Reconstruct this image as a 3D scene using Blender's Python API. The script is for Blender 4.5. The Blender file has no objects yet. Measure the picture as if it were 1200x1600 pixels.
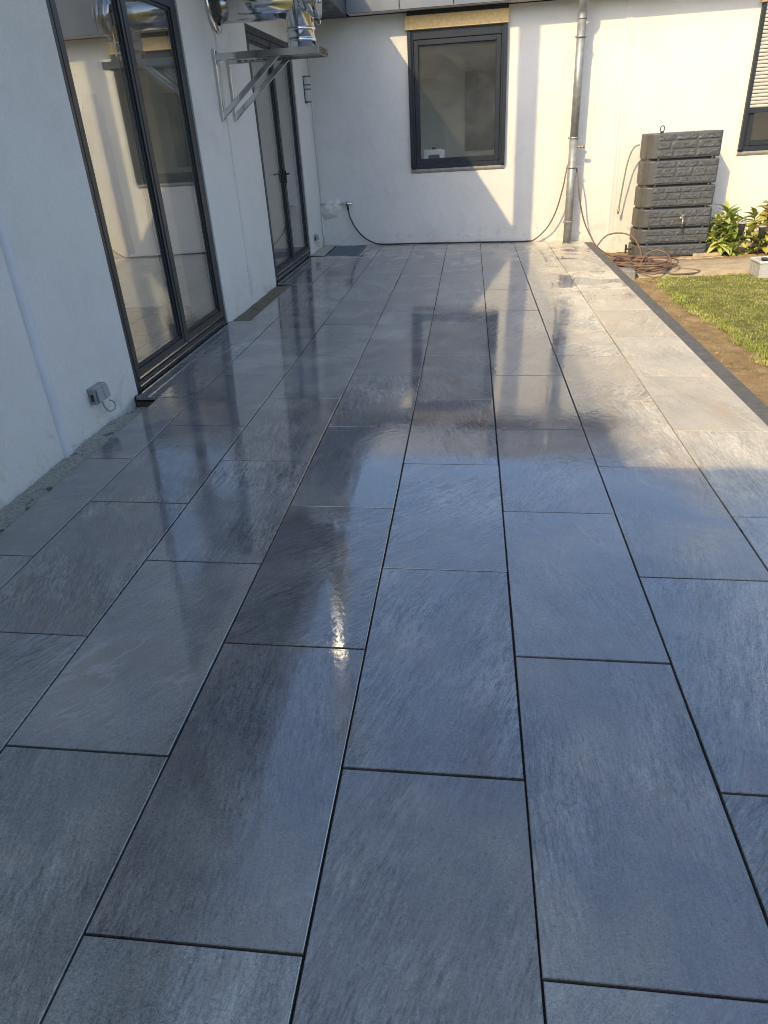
import bpy, bmesh, math, random
from math import sin, cos, pi, radians
from mathutils import Vector, Matrix, noise as mnoise

random.seed(7)
scene = bpy.context.scene
COL = scene.collection

# ------------------------------------------------------------------ camera
cam_d = bpy.data.cameras.new('camera')
cam = bpy.data.objects.new('camera', cam_d)
COL.objects.link(cam)
cam_d.sensor_fit = 'HORIZONTAL'
cam_d.sensor_width = 36.0
cam_d.lens = 36.0 * 1077.2 / 1200.0
cam_d.clip_start = 0.05
cam_d.clip_end = 800
PIT, YAW, ROLL = 0.5004, 0.1392, -0.0615
cp, sp, cw, sw, cr, sr = cos(PIT), sin(PIT), cos(YAW), sin(YAW), cos(ROLL), sin(ROLL)
R0 = Vector((cw, sw, 0)); FW = Vector((-sw*cp, cw*cp, -sp)); UP = Vector((-sw*sp, cw*sp, cp))
RI = cr*R0 + sr*UP; UPI = -(sr*R0 - cr*UP)
cam.matrix_world = Matrix(((RI.x, UPI.x, -FW.x, 0.3442), (RI.y, UPI.y, -FW.y, -0.8059),
                           (RI.z, UPI.z, -FW.z, 1.4865), (0, 0, 0, 1)))
scene.camera = cam

# ------------------------------------------------------------------ light
SUN_AZ, SUN_EL = radians(29.6), radians(35.2)      # travel direction measured from +Y to +X
world = bpy.data.worlds.new('World')
scene.world = world
world.use_nodes = True
wn = world.node_tree
sky = wn.nodes.new('ShaderNodeTexSky')
sky.sky_type = 'NISHITA'
sky.sun_disc = False
sky.sun_elevation = SUN_EL
sky.sun_rotation = pi + SUN_AZ
sky.air_density = 1.0; sky.dust_density = 2.0; sky.ozone_density = 1.0
bg = wn.nodes['Background']
bg.inputs['Strength'].default_value = 0.15
wn.links.new(sky.outputs[0], bg.inputs['Color'])
sun_d = bpy.data.lights.new('sun', 'SUN')
sun_d.energy = 2.0
sun_d.angle = radians(0.53)
sun_d.color = (1.0, 0.78, 0.42)
sun = bpy.data.objects.new('sun', sun_d)
COL.objects.link(sun)
sun.location = (-4, -7, 9)
sdir = Vector((sin(SUN_AZ)*cos(SUN_EL), cos(SUN_AZ)*cos(SUN_EL), -sin(SUN_EL)))
sun.rotation_euler = sdir.to_track_quat('-Z', 'Y').to_euler()
scene.view_settings.view_transform = 'Standard'
scene.view_settings.look = 'None'
scene.view_settings.exposure = 1.14
scene.cycles.filter_width = 0.95
scene.cycles.sample_clamp_indirect = 60.0
scene.view_settings.gamma = 1.0
scene.view_settings.use_curve_mapping = False

# ------------------------------------------------------------------ material helpers
def new_mat(name):
    m = bpy.data.materials.new(name)
    m.use_nodes = True
    nt = m.node_tree
    return m, nt, nt.nodes['Principled BSDF']
def N(nt, t, **kw):
    n = nt.nodes.new(t)
    for k, v in kw.items(): setattr(n, k, v)
    return n
def L(nt, a, b): nt.links.new(a, b)
def noise(nt, vec, scale, detail=4, rough=.55, dist=0.0):
    n = N(nt, 'ShaderNodeTexNoise')
    n.inputs['Scale'].default_value = scale; n.inputs['Detail'].default_value = detail
    n.inputs['Roughness'].default_value = rough; n.inputs['Distortion'].default_value = dist
    if vec is not None: L(nt, vec, n.inputs['Vector'])
    return n.outputs['Fac']
def ramp(nt, fac, stops):
    r = N(nt, 'ShaderNodeValToRGB')
    els = r.color_ramp.elements
    while len(els) < len(stops): els.new(.5)
    for e, (p, c) in zip(els, stops):
        e.position = p
        e.color = (c, c, c, 1) if isinstance(c, (int, float)) else (*c, 1)
    L(nt, fac, r.inputs['Fac'])
    return r.outputs['Color']
def mixc(nt, fac, a, b, mode='MIX'):
    n = N(nt, 'ShaderNodeMix', data_type='RGBA', blend_type=mode)
    for s, v in ((n.inputs['Factor'], fac), (n.inputs['A'], a), (n.inputs['B'], b)):
        if isinstance(v, (int, float)): s.default_value = v
        elif isinstance(v, tuple): s.default_value = (*v, 1)
        else: L(nt, v, s)
    return n.outputs['Result']
def math_(nt, op, a, b=0.0, clamp=False):
    n = N(nt, 'ShaderNodeMath', operation=op, use_clamp=clamp)
    for s, v in zip(n.inputs, (a, b)):
        if isinstance(v, (int, float)): s.default_value = v
        else: L(nt, v, s)
    return n.outputs[0]
def maprange(nt, v, a, b, c=0.0, d=1.0):
    n = N(nt, 'ShaderNodeMapRange', interpolation_type='SMOOTHSTEP')
    L(nt, v, n.inputs['Value'])
    for i, k in zip(('From Min', 'From Max', 'To Min', 'To Max'), (a, b, c, d)): n.inputs[i].default_value = k
    return n.outputs['Result']
def bump(nt, bsdf, height, strength=.3, dist=.01):
    b = N(nt, 'ShaderNodeBump')
    if isinstance(strength, (int, float)): b.inputs['Strength'].default_value = strength
    else: L(nt, strength, b.inputs['Strength'])
    b.inputs['Distance'].default_value = dist
    L(nt, height, b.inputs['Height']); L(nt, b.outputs[0], bsdf.inputs['Normal'])
def objco(nt): return N(nt, 'ShaderNodeTexCoord').outputs['Object']
def worldpos(nt): return N(nt, 'ShaderNodeNewGeometry').outputs['Position']

def simple(name, col, rough=.5, metal=0.0, var=.12, vscale=6, bstr=0.0, bscale=80, spec=.5, bdist=.004):
    m, nt, b = new_mat(name)
    co = worldpos(nt)
    f = noise(nt, co, vscale, 5)
    lo = tuple(c*(1-var) for c in col); hi = tuple(min(1, c*(1+var)) for c in col)
    L(nt, ramp(nt, f, [(.3, lo), (.7, hi)]), b.inputs['Base Color'])
    b.inputs['Metallic'].default_value = metal
    b.inputs['Specular IOR Level'].default_value = spec
    L(nt, maprange(nt, noise(nt, co, vscale*3, 4), .3, .7, max(.02, rough*.8), min(1, rough*1.2)), b.inputs['Roughness'])
    if bstr: bump(nt, b, noise(nt, co, bscale, 5), bstr, bdist)
    return m

M = {}
# painted render: fine grain, mottling, a few stains
def wall_mat(name, bstr, grain):
    m, nt, b = new_mat(name)
    co = worldpos(nt)
    f = noise(nt, co, 1.7, 8, .68)
    c = ramp(nt, f, [(.3, (.655, .64, .605)), (.5, (.71, .695, .66)), (.75, (.735, .72, .69))])
    sp_ = N(nt, 'ShaderNodeSeparateXYZ'); L(nt, co, sp_.inputs[0])
    splash = math_(nt, 'MULTIPLY', maprange(nt, noise(nt, co, 7, 7, .7, .6), .50, .64), maprange(nt, math_(nt, 'ADD', sp_.outputs[2], math_(nt, 'MULTIPLY', noise(nt, co, 4, 4), .25)), .42, .10))
    c = mixc(nt, math_(nt, 'MULTIPLY', splash, .42), c, (.40, .37, .30))
    st = maprange(nt, noise(nt, co, 3.2, 8, .7, 1.2), .66, .76)
    c = mixc(nt, math_(nt, 'MULTIPLY', st, .26), c, (.52, .49, .43))
    c = mixc(nt, 1.0, c, ramp(nt, noise(nt, co, 170, 3, .75), [(.32, .84), (.68, 1.0)]), 'MULTIPLY')
    L(nt, c, b.inputs['Base Color'])
    b.inputs['Roughness'].default_value = .85
    b.inputs['Specular IOR Level'].default_value = .25
    h = math_(nt, 'ADD', noise(nt, co, grain, 3, .6), math_(nt, 'MULTIPLY', noise(nt, co, 9, 3), 2.0))
    bump(nt, b, h, bstr, .006)
    return m
M['wall'] = wall_mat('painted_render', .6, 130)
M['plaster'] = wall_mat('smooth_plaster', .12, 60)

M['filler'] = simple('grey_filler', (.60, .61, .63), .7, var=.05, vscale=5, bstr=.1, bscale=40)
def tile_mat():
    m, nt, b = new_mat('slate_tile')
    tc = objco(nt)
    oi = N(nt, 'ShaderNodeObjectInfo').outputs['Random']
    off = N(nt, 'ShaderNodeCombineXYZ')
    L(nt, math_(nt, 'MULTIPLY', oi, 71.3), off.inputs[0]); L(nt, math_(nt, 'MULTIPLY', oi, 37.9), off.inputs[1])
    add = N(nt, 'ShaderNodeVectorMath', operation='ADD'); L(nt, tc, add.inputs[0]); L(nt, off.outputs[0], add.inputs[1])
    base = add.outputs[0]
    rot = N(nt, 'ShaderNodeVectorRotate', rotation_type='Z_AXIS')
    L(nt, tc, rot.inputs['Vector'])
    ang = math_(nt, 'MULTIPLY', math_(nt, 'FRACT', math_(nt, 'MULTIPLY', oi, 13.7)), 1.35)
    L(nt, math_(nt, 'ADD', -.35, ang), rot.inputs['Angle'])
    # warp so that the cleft lines wander
    wv = N(nt, 'ShaderNodeTexNoise'); wv.inputs['Scale'].default_value = 2.2; wv.inputs['Detail'].default_value = 3
    L(nt, base, wv.inputs['Vector'])
    ws = N(nt, 'ShaderNodeVectorMath', operation='SCALE'); L(nt, wv.outputs['Color'], ws.inputs[0]); ws.inputs['Scale'].default_value = .05
    ad2 = N(nt, 'ShaderNodeVectorMath', operation='ADD'); L(nt, rot.outputs[0], ad2.inputs[0]); L(nt, ws.outputs[0], ad2.inputs[1])
    ad3 = N(nt, 'ShaderNodeVectorMath', operation='ADD'); L(nt, ad2.outputs[0], ad3.inputs[0]); L(nt, off.outputs[0], ad3.inputs[1])
    def stretch(sx, sy):
        mp = N(nt, 'ShaderNodeMapping'); mp.inputs['Scale'].default_value = (sx, sy, 1)
        L(nt, ad3.outputs[0], mp.inputs['Vector']); return mp.outputs[0]
    fine = noise(nt, stretch(7, 1.0), 7, 9, .72)          # long cleft streaks
    mid = noise(nt, stretch(3.4, .7), 2.6, 7, .62)
    blot = noise(nt, base, 2.6, 7, .62, .25)
    crisp = noise(nt, stretch(6.5, 1.3), 26, 5, .75)
    grain = noise(nt, base, 230, 3, .75)
    vein = math_(nt, 'ABSOLUTE', math_(nt, 'SUBTRACT', noise(nt, stretch(1.5, .6), 3.1, 5, .55), .5))
    vein = maprange(nt, vein, .0, .022, 1, 0)
    vein = math_(nt, 'MULTIPLY', vein, maprange(nt, blot, .52, .66))
    tw = math_(nt, 'POWER', math_(nt, 'FRACT', math_(nt, 'MULTIPLY', oi, 53.7)), 2.0)
    pits = maprange(nt, noise(nt, base, 85, 3, .6), .62, .68)
    # some tiles are strongly cleft, others nearly plain; inside a tile it comes and goes
    amp = math_(nt, 'ADD', .30, math_(nt, 'MULTIPLY', math_(nt, 'FRACT', math_(nt, 'MULTIPLY', oi, 29.3)), .75))
    amp = math_(nt, 'MULTIPLY', amp, maprange(nt, noise(nt, base, 1.9, 3, .5), .36, .62, .35, 1.5))
    speck = noise(nt, base, 105, 4, .8)
    st = math_(nt, 'ADD', math_(nt, 'MULTIPLY', math_(nt, 'SUBTRACT', fine, .5), .52), math_(nt, 'MULTIPLY', math_(nt, 'SUBTRACT', crisp, .5), .58))
    st = math_(nt, 'ADD', st, math_(nt, 'MULTIPLY', math_(nt, 'SUBTRACT', mid, .5), .30))
    s = math_(nt, 'ADD', .5, math_(nt, 'MULTIPLY', math_(nt, 'MULTIPLY', st, amp), 1.9))
    s = math_(nt, 'ADD', s, math_(nt, 'MULTIPLY', math_(nt, 'SUBTRACT', speck, .5), .75))
    s = math_(nt, 'ADD', s, math_(nt, 'MULTIPLY', math_(nt, 'SUBTRACT', grain, .5), .75))
    s = math_(nt, 'ADD', s, math_(nt, 'MULTIPLY', math_(nt, 'SUBTRACT', blot, .5), .42))
    dsh = noise(nt, stretch(6.5, .85), 26, 3, .6)
    dark_d = math_(nt, 'MULTIPLY', maprange(nt, dsh, .57, .66), amp)
    lite_d = math_(nt, 'MULTIPLY', maprange(nt, dsh, .42, .34), amp)
    # cleft steps: thin broken contour lines of a slow relief
    ter = noise(nt, stretch(1.25, .6), 2.2, 6, .6)
    tl = math_(nt, 'ABSOLUTE', math_(nt, 'SUBTRACT', math_(nt, 'FRACT', math_(nt, 'MULTIPLY', ter, 7.0)), .5))
    tl = maprange(nt, tl, .0, .05, 1, 0)
    tmask = maprange(nt, noise(nt, base, 3.7, 3, .5), .52, .64)
    tl = math_(nt, 'MULTIPLY', tl, tmask)
    dry = ramp(nt, s, [(.16, (.13, .127, .122)), (.40, (.32, .312, .298)), (.58, (.47, .458, .437)), (.84, (.74, .725, .69))])
    warm = maprange(nt, blot, .53, .68)
    dry = mixc(nt, math_(nt, 'MULTIPLY', warm, .55), dry, (.37, .285, .235))
    rust = math_(nt, 'MULTIPLY', maprange(nt, noise(nt, stretch(2.0, .55), 2.6, 5, .6), .56, .68), maprange(nt, noise(nt, base, 1.6, 2, .5), .44, .58))
    dry = mixc(nt, math_(nt, 'MULTIPLY', rust, .6), dry, (.34, .255, .185))
    dry = mixc(nt, math_(nt, 'MULTIPLY', tw, .45), dry, (.36, .30, .265))
    dry = mixc(nt, math_(nt, 'MULTIPLY', pits, .6), dry, (.15, .15, .15))
    dry = mixc(nt, math_(nt, 'MULTIPLY', vein, .7), dry, (.55, .54, .52))
    dry = mixc(nt, math_(nt, 'MULTIPLY', tl, math_(nt, 'MULTIPLY', amp, .6)), dry, (.17, .165, .16))
    dry = mixc(nt, math_(nt, 'MULTIPLY', dark_d, .46), dry, (.10, .098, .098))
    dry = mixc(nt, math_(nt, 'MULTIPLY', lite_d, .26), dry, (.72, .70, .67))
    tone = math_(nt, 'ADD', .86, math_(nt, 'MULTIPLY', math_(nt, 'FRACT', math_(nt, 'MULTIPLY', oi, 7.1)), .28))
    hsv = N(nt, 'ShaderNodeHueSaturation'); L(nt, dry, hsv.inputs['Color']); L(nt, tone, hsv.inputs['Value'])
    dry = hsv.outputs[0]
    # how wet: rinsed patio, the strip by the lawn drying with ragged edges, plus shade painted in at its near end
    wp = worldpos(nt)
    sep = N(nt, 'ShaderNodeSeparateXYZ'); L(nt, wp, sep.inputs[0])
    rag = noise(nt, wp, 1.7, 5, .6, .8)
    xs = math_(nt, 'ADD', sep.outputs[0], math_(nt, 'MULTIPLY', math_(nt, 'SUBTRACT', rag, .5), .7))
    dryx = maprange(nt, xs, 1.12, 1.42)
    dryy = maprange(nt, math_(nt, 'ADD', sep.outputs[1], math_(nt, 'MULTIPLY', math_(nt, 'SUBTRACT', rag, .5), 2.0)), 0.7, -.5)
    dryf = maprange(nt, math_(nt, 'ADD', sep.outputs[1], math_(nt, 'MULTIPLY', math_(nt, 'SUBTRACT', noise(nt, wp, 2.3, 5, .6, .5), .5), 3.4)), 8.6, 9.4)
    dry_lit = math_(nt, 'MAXIMUM', math_(nt, 'MULTIPLY', math_(nt, 'MULTIPLY', dryx, maprange(nt, math_(nt, 'ADD', sep.outputs[1], math_(nt, 'MULTIPLY', math_(nt, 'SUBTRACT', rag, .5), 2.4)), 1.3, 3.1, .3, 1)), .92), math_(nt, 'MAXIMUM', math_(nt, 'MULTIPLY', dryy, .45), math_(nt, 'MULTIPLY', dryf, .4)))  # Y term on the strip darkens its colour where the courtyard shade falls
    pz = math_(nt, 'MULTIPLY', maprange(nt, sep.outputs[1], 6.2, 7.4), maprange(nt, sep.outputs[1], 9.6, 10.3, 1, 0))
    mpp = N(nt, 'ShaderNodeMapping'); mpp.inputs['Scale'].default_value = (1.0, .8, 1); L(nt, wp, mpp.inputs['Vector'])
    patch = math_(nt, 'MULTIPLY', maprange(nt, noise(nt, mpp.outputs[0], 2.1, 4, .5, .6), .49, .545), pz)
    dry_lit = math_(nt, 'MULTIPLY', dry_lit, math_(nt, 'SUBTRACT', 1, math_(nt, 'MULTIPLY', patch, .92)))
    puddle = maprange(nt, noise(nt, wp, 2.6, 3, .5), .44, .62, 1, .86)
    wet = math_(nt, 'MULTIPLY', math_(nt, 'SUBTRACT', 1, dry_lit), puddle, True)
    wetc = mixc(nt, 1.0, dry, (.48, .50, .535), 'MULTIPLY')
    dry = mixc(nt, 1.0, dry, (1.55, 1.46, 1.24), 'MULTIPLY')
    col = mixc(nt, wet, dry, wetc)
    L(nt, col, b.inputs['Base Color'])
    rd = math_(nt, 'ADD', .42, math_(nt, 'MULTIPLY', math_(nt, 'SUBTRACT', fine, .5), .25))
    rw = math_(nt, 'ADD', .012, math_(nt, 'MULTIPLY', grain, .035))
    mr = N(nt, 'ShaderNodeMix', data_type='FLOAT'); L(nt, wet, mr.inputs['Factor']); L(nt, rd, mr.inputs['A']); L(nt, rw, mr.inputs['B'])
    L(nt, mr.outputs['Result'], b.inputs['Roughness'])
    b.inputs['IOR'].default_value = 1.62
    L(nt, math_(nt, 'ADD', .14, math_(nt, 'MULTIPLY', wet, 1.05)), b.inputs['Specular IOR Level'])
    rip = noise(nt, base, 26, 2, .5)
    h = math_(nt, 'ADD', math_(nt, 'ADD', math_(nt, 'MULTIPLY', math_(nt, 'ADD', fine, math_(nt, 'MULTIPLY', tl, -.5)), .16), math_(nt, 'MULTIPLY', crisp, .11)), math_(nt, 'ADD', math_(nt, 'MULTIPLY', rip, 1.15), math_(nt, 'MULTIPLY', grain, .05)))
    bs = math_(nt, 'ADD', maprange(nt, noise(nt, wp, 1.3, 3, .5), .38, .62, .03, .09), math_(nt, 'MULTIPLY', dry_lit, .45))
    bump(nt, b, h, bs, .006)
    return m
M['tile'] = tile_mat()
M['grout'] = simple('dark_joint', (.018, .0175, .017), .9, var=.6, vscale=45, bstr=.5, bscale=200)
M['kerb'] = simple('anthracite_kerb_concrete', (.115, .112, .105), .85, var=.18, vscale=14, bstr=.4, bscale=120)
M['concrete'] = simple('sandy_concrete', (.40, .32, .21), .9, var=.2, vscale=7, bstr=.5, bscale=70)
M['block'] = simple('grey_concrete', (.25, .24, .22), .9, var=.2, vscale=12, bstr=.5, bscale=90)
M['anthracite'] = simple('anthracite_frame', (.024, .029, .038), .36, var=.06, vscale=3, spec=.3)
M['black_rubber'] = simple('black_rubber_seal', (.012, .012, .013), .6)
M['fascia'] = simple('fascia_metal', (.17, .18, .20), .43, metal=.9, var=.05, vscale=2)
M['soffit'] = simple('navy_soffit_metal', (.03, .038, .055), .45, var=.08, vscale=3)
M['roofing'] = simple('roof_membrane', (.10, .10, .11), .8, bstr=.3)
M['steel'] = simple('polished_steel', (.60, .60, .60), .14, metal=1, var=.03, vscale=2)
M['brushed'] = simple('brushed_steel', (.64, .635, .62), .13, metal=1, var=.03, vscale=2)
M['satin'] = simple('weathered_steel', (.74, .74, .73), .29, metal=1, var=.05, vscale=3)
M['zinc'] = simple('galvanised_zinc', (.31, .32, .32), .5, metal=.55, var=.22, vscale=14, bstr=.08, bscale=60)
M['osb'] = simple('shutter_box_board', (.74, .53, .25), .75, var=.14, vscale=25, bstr=.25, bscale=140)
M['shutter'] = simple('cream_shutter_slat', (.50, .475, .41), .45, var=.05)
M['tank'] = simple('anthracite_tank_plastic', (.072, .076, .084), .5, var=.18, vscale=20, bstr=.25, bscale=130)
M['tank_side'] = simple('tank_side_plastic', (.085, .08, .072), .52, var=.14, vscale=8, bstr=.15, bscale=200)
M['brass'] = simple('nickel_brass', (.72, .66, .52), .28, metal=.9, var=.1, vscale=30)
M['copper'] = simple('copper_fitting', (.50, .26, .17), .4, metal=.5, var=.15, vscale=30)
M['hose_brown'] = simple('terracotta_hose_rubber', (.17, .105, .075), .5, var=.2, vscale=12)
M['hose_black'] = simple('black_hose_rubber', (.022, .021, .022), .4, var=.2)
M['hose_grey'] = simple('grey_hose', (.25, .25, .22), .5, var=.1)
M['plastic_grey'] = simple('grey_socket_plastic', (.30, .31, .32), .5, var=.06, bstr=.05)
M['plastic_dark'] = simple('dark_plastic', (.03, .03, .032), .45, var=.1)
M['plastic_white'] = simple('white_plastic', (.66, .66, .64), .45, var=.05)
M['wood'] = simple('pale_wood', (.42, .33, .22), .8, var=.25, vscale=9, bstr=.3, bscale=60)
M['bark'] = simple('shrub_stem', (.12, .085, .05), .85, var=.3, vscale=30)
M['soil'] = None
M['brown_metal'] = simple('brown_edge_profile', (.075, .055, .04), .6, var=.2)
M['cover'] = simple('slate_blue_cover', (.14, .165, .195), .5, var=.12, vscale=20, bstr=.2, bscale=200)
M['room_wall'] = simple('room_paint', (.80, .79, .75), .9, var=.04)
M['room_floor'] = simple('room_floor_wood', (.16, .12, .085), .45, var=.2, vscale=5)
M['picture'] = simple('grey_canvas', (.19, .20, .22), .8, var=.45, vscale=2.6)
M['teal'] = simple('teal_cloth', (.07, .22, .22), .9, var=.2)
M['mauve'] = simple('mauve_cloth', (.24, .10, .22), .9, var=.2)
M['lamp_glass'] = simple('frosted_lamp_glass', (.42, .43, .44), .25, var=.05)

def soil_mat():
    m, nt, b = new_mat('bare_soil')
    co = worldpos(nt)
    f = noise(nt, co, 5, 8, .68, .4)
    c = ramp(nt, f, [(.28, (.18, .12, .06)), (.5, (.32, .22, .115)), (.72, (.46, .34, .19))])
    g = maprange(nt, noise(nt, co, 60, 4, .6), .58, .72)
    c = mixc(nt, math_(nt, 'MULTIPLY', g, .5), c, (.38, .30, .19))
    L(nt, c, b.inputs['Base Color']); b.inputs['Roughness'].default_value = .95
    b.inputs['Specular IOR Level'].default_value = .1
    bump(nt, b, math_(nt, 'ADD', f, math_(nt, 'MULTIPLY', noise(nt, co, 90, 4), .5)), .9, .03)
    return m
M['soil'] = soil_mat()
def turf_mat():
    m, nt, b = new_mat('turf_base')
    co = worldpos(nt)
    f = noise(nt, co, 7, 7, .7)
    c = ramp(nt, f, [(.3, (.10, .10, .035)), (.5, (.15, .145, .05)), (.72, (.26, .21, .10))])
    L(nt, c, b.inputs['Base Color']); b.inputs['Roughness'].default_value = .95
    b.inputs['Specular IOR Level'].default_value = .1
    bump(nt, b, noise(nt, co, 70, 5, .7), .8, .02)
    return m
M['turf'] = turf_mat()
def blade_mat():
    m, nt, b = new_mat('grass_blade')
    co = worldpos(nt)
    f = noise(nt, co, 3.0, 4, .6)
    g = noise(nt, co, 45, 2, .5)
    s = math_(nt, 'ADD', math_(nt, 'MULTIPLY', f, .55), math_(nt, 'MULTIPLY', g, .45))
    c = ramp(nt, s, [(.34, (.19, .26, .05)), (.46, (.32, .37, .085)), (.55, (.46, .45, .15)), (.67, (.68, .60, .31))])
    L(nt, c, b.inputs['Base Color']); b.inputs['Roughness'].default_value = .6
    b.inputs['Specular IOR Level'].default_value = .2
    return m
M['blade'] = blade_mat()
def mortar_mat(name, k, tint=(1, 1, 1)):
    m, nt, b = new_mat(name)
    co = worldpos(nt)
    f = noise(nt, co, 55, 8, .75)
    c = ramp(nt, f, [(p, tuple(v*k*t for v, t in zip(c, tint))) for p, c in ((.3, (.15, .147, .122)), (.5, (.33, .325, .28)), (.72, (.50, .49, .44)))])
    d = maprange(nt, noise(nt, co, 9, 4, .6), .60, .66)
    c = mixc(nt, math_(nt, 'MULTIPLY', d, .75), c, (.035, .034, .03))
    L(nt, c, b.inputs['Base Color']); b.inputs['Roughness'].default_value = .95
    bump(nt, b, f, .9, .02)
    return m
M['mortar'] = mortar_mat('mossy_mortar', 1.35, (1.0, 1, .95))
M['mortar_dark'] = mortar_mat('dirty_mortar', .55, (1.12, 1.0, .82))
def leaf_mat(name, stops):
    m, nt, b = new_mat(name)
    oi = N(nt, 'ShaderNodeObjectInfo').outputs['Random']
    co = objco(nt)
    f = math_(nt, 'ADD', math_(nt, 'MULTIPLY', oi, .75), math_(nt, 'MULTIPLY', noise(nt, co, 14, 3), .25))
    c = ramp(nt, f, stops)
    sep = N(nt, 'ShaderNodeSeparateXYZ'); L(nt, co, sep.inputs[0])
    rib = maprange(nt, math_(nt, 'ABSOLUTE', sep.outputs[0]), .0, .0025, 1, 0)
    c = mixc(nt, math_(nt, 'MULTIPLY', rib, .5), c, (.34, .36, .16))
    L(nt, c, b.inputs['Base Color'])
    b.inputs['Roughness'].default_value = .38
    b.inputs['Subsurface Weight'].default_value = 0.0
    tr = N(nt, 'ShaderNodeBsdfTranslucent'); L(nt, c, tr.inputs['Color'])
    mx = N(nt, 'ShaderNodeMixShader'); mx.inputs[0].default_value = .25
    out = nt.nodes['Material Output']
    L(nt, b.outputs[0], mx.inputs[1]); L(nt, tr.outputs[0], mx.inputs[2]); L(nt, mx.outputs[0], out.inputs['Surface'])
    return m
M['leaf_green'] = leaf_mat('green_leaf', [(.15, (.17, .25, .05)), (.45, (.34, .41, .09)), (.7, (.50, .53, .15)), (.9, (.62, .58, .2))])
M['leaf_mixed'] = leaf_mat('autumn_leaf', [(.15, (.16, .21, .045)), (.4, (.38, .37, .08)), (.62, (.54, .43, .10)), (.85, (.42, .19, .08))])
def glass_mat(name, ior, dust, tint=(.86, .89, .88)):
    m = bpy.data.materials.new(name); m.use_nodes = True
    nt = m.node_tree; nt.nodes.remove(nt.nodes['Principled BSDF'])
    out = nt.nodes['Material Output']
    t = N(nt, 'ShaderNodeBsdfTransparent'); t.inputs['Color'].default_value = (*tint, 1)
    g = N(nt, 'ShaderNodeBsdfGlossy'); g.inputs['Roughness'].default_value = .0
    g.inputs['Color'].default_value = (.96, .97, .96, 1)
    fr = N(nt, 'ShaderNodeFresnel'); bf = N(nt, 'ShaderNodeNewGeometry').outputs['Backfacing']
    L(nt, math_(nt, 'ADD', ior, math_(nt, 'MULTIPLY', bf, 1/ior-ior)), fr.inputs['IOR'])
    mx = N(nt, 'ShaderNodeMixShader'); L(nt, fr.outputs[0], mx.inputs[0]); L(nt, t.outputs[0], mx.inputs[1]); L(nt, g.outputs[0], mx.inputs[2])
    d = N(nt, 'ShaderNodeBsdfDiffuse'); d.inputs['Color'].default_value = (.6, .6, .58, 1)
    co = worldpos(nt)
    dm = math_(nt, 'MULTIPLY', maprange(nt, noise(nt, co, 3, 6, .65, .8), .3, .75, .5, 1.3), dust)
    dp = math_(nt, 'MULTIPLY', maprange(nt, noise(nt, co, 110, 2, .5), .66, .72), dust*3)
    mx2 = N(nt, 'ShaderNodeMixShader'); L(nt, math_(nt, 'ADD', dm, dp), mx2.inputs[0]); L(nt, mx.outputs[0], mx2.inputs[1]); L(nt, d.outputs[0], mx2.inputs[2])
    L(nt, mx2.outputs[0], out.inputs['Surface'])
    return m
M['door_glass'] = glass_mat('door_glass', 3.3, .02)
M['window_glass'] = glass_mat('window_glass', 1.5, .03, (.95, .97, .95))
def clear_mat():
    m = glass_mat('clear_box_plastic', 1.4, .35, (.9, .92, .93)); return m
M['clear'] = clear_mat()

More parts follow.
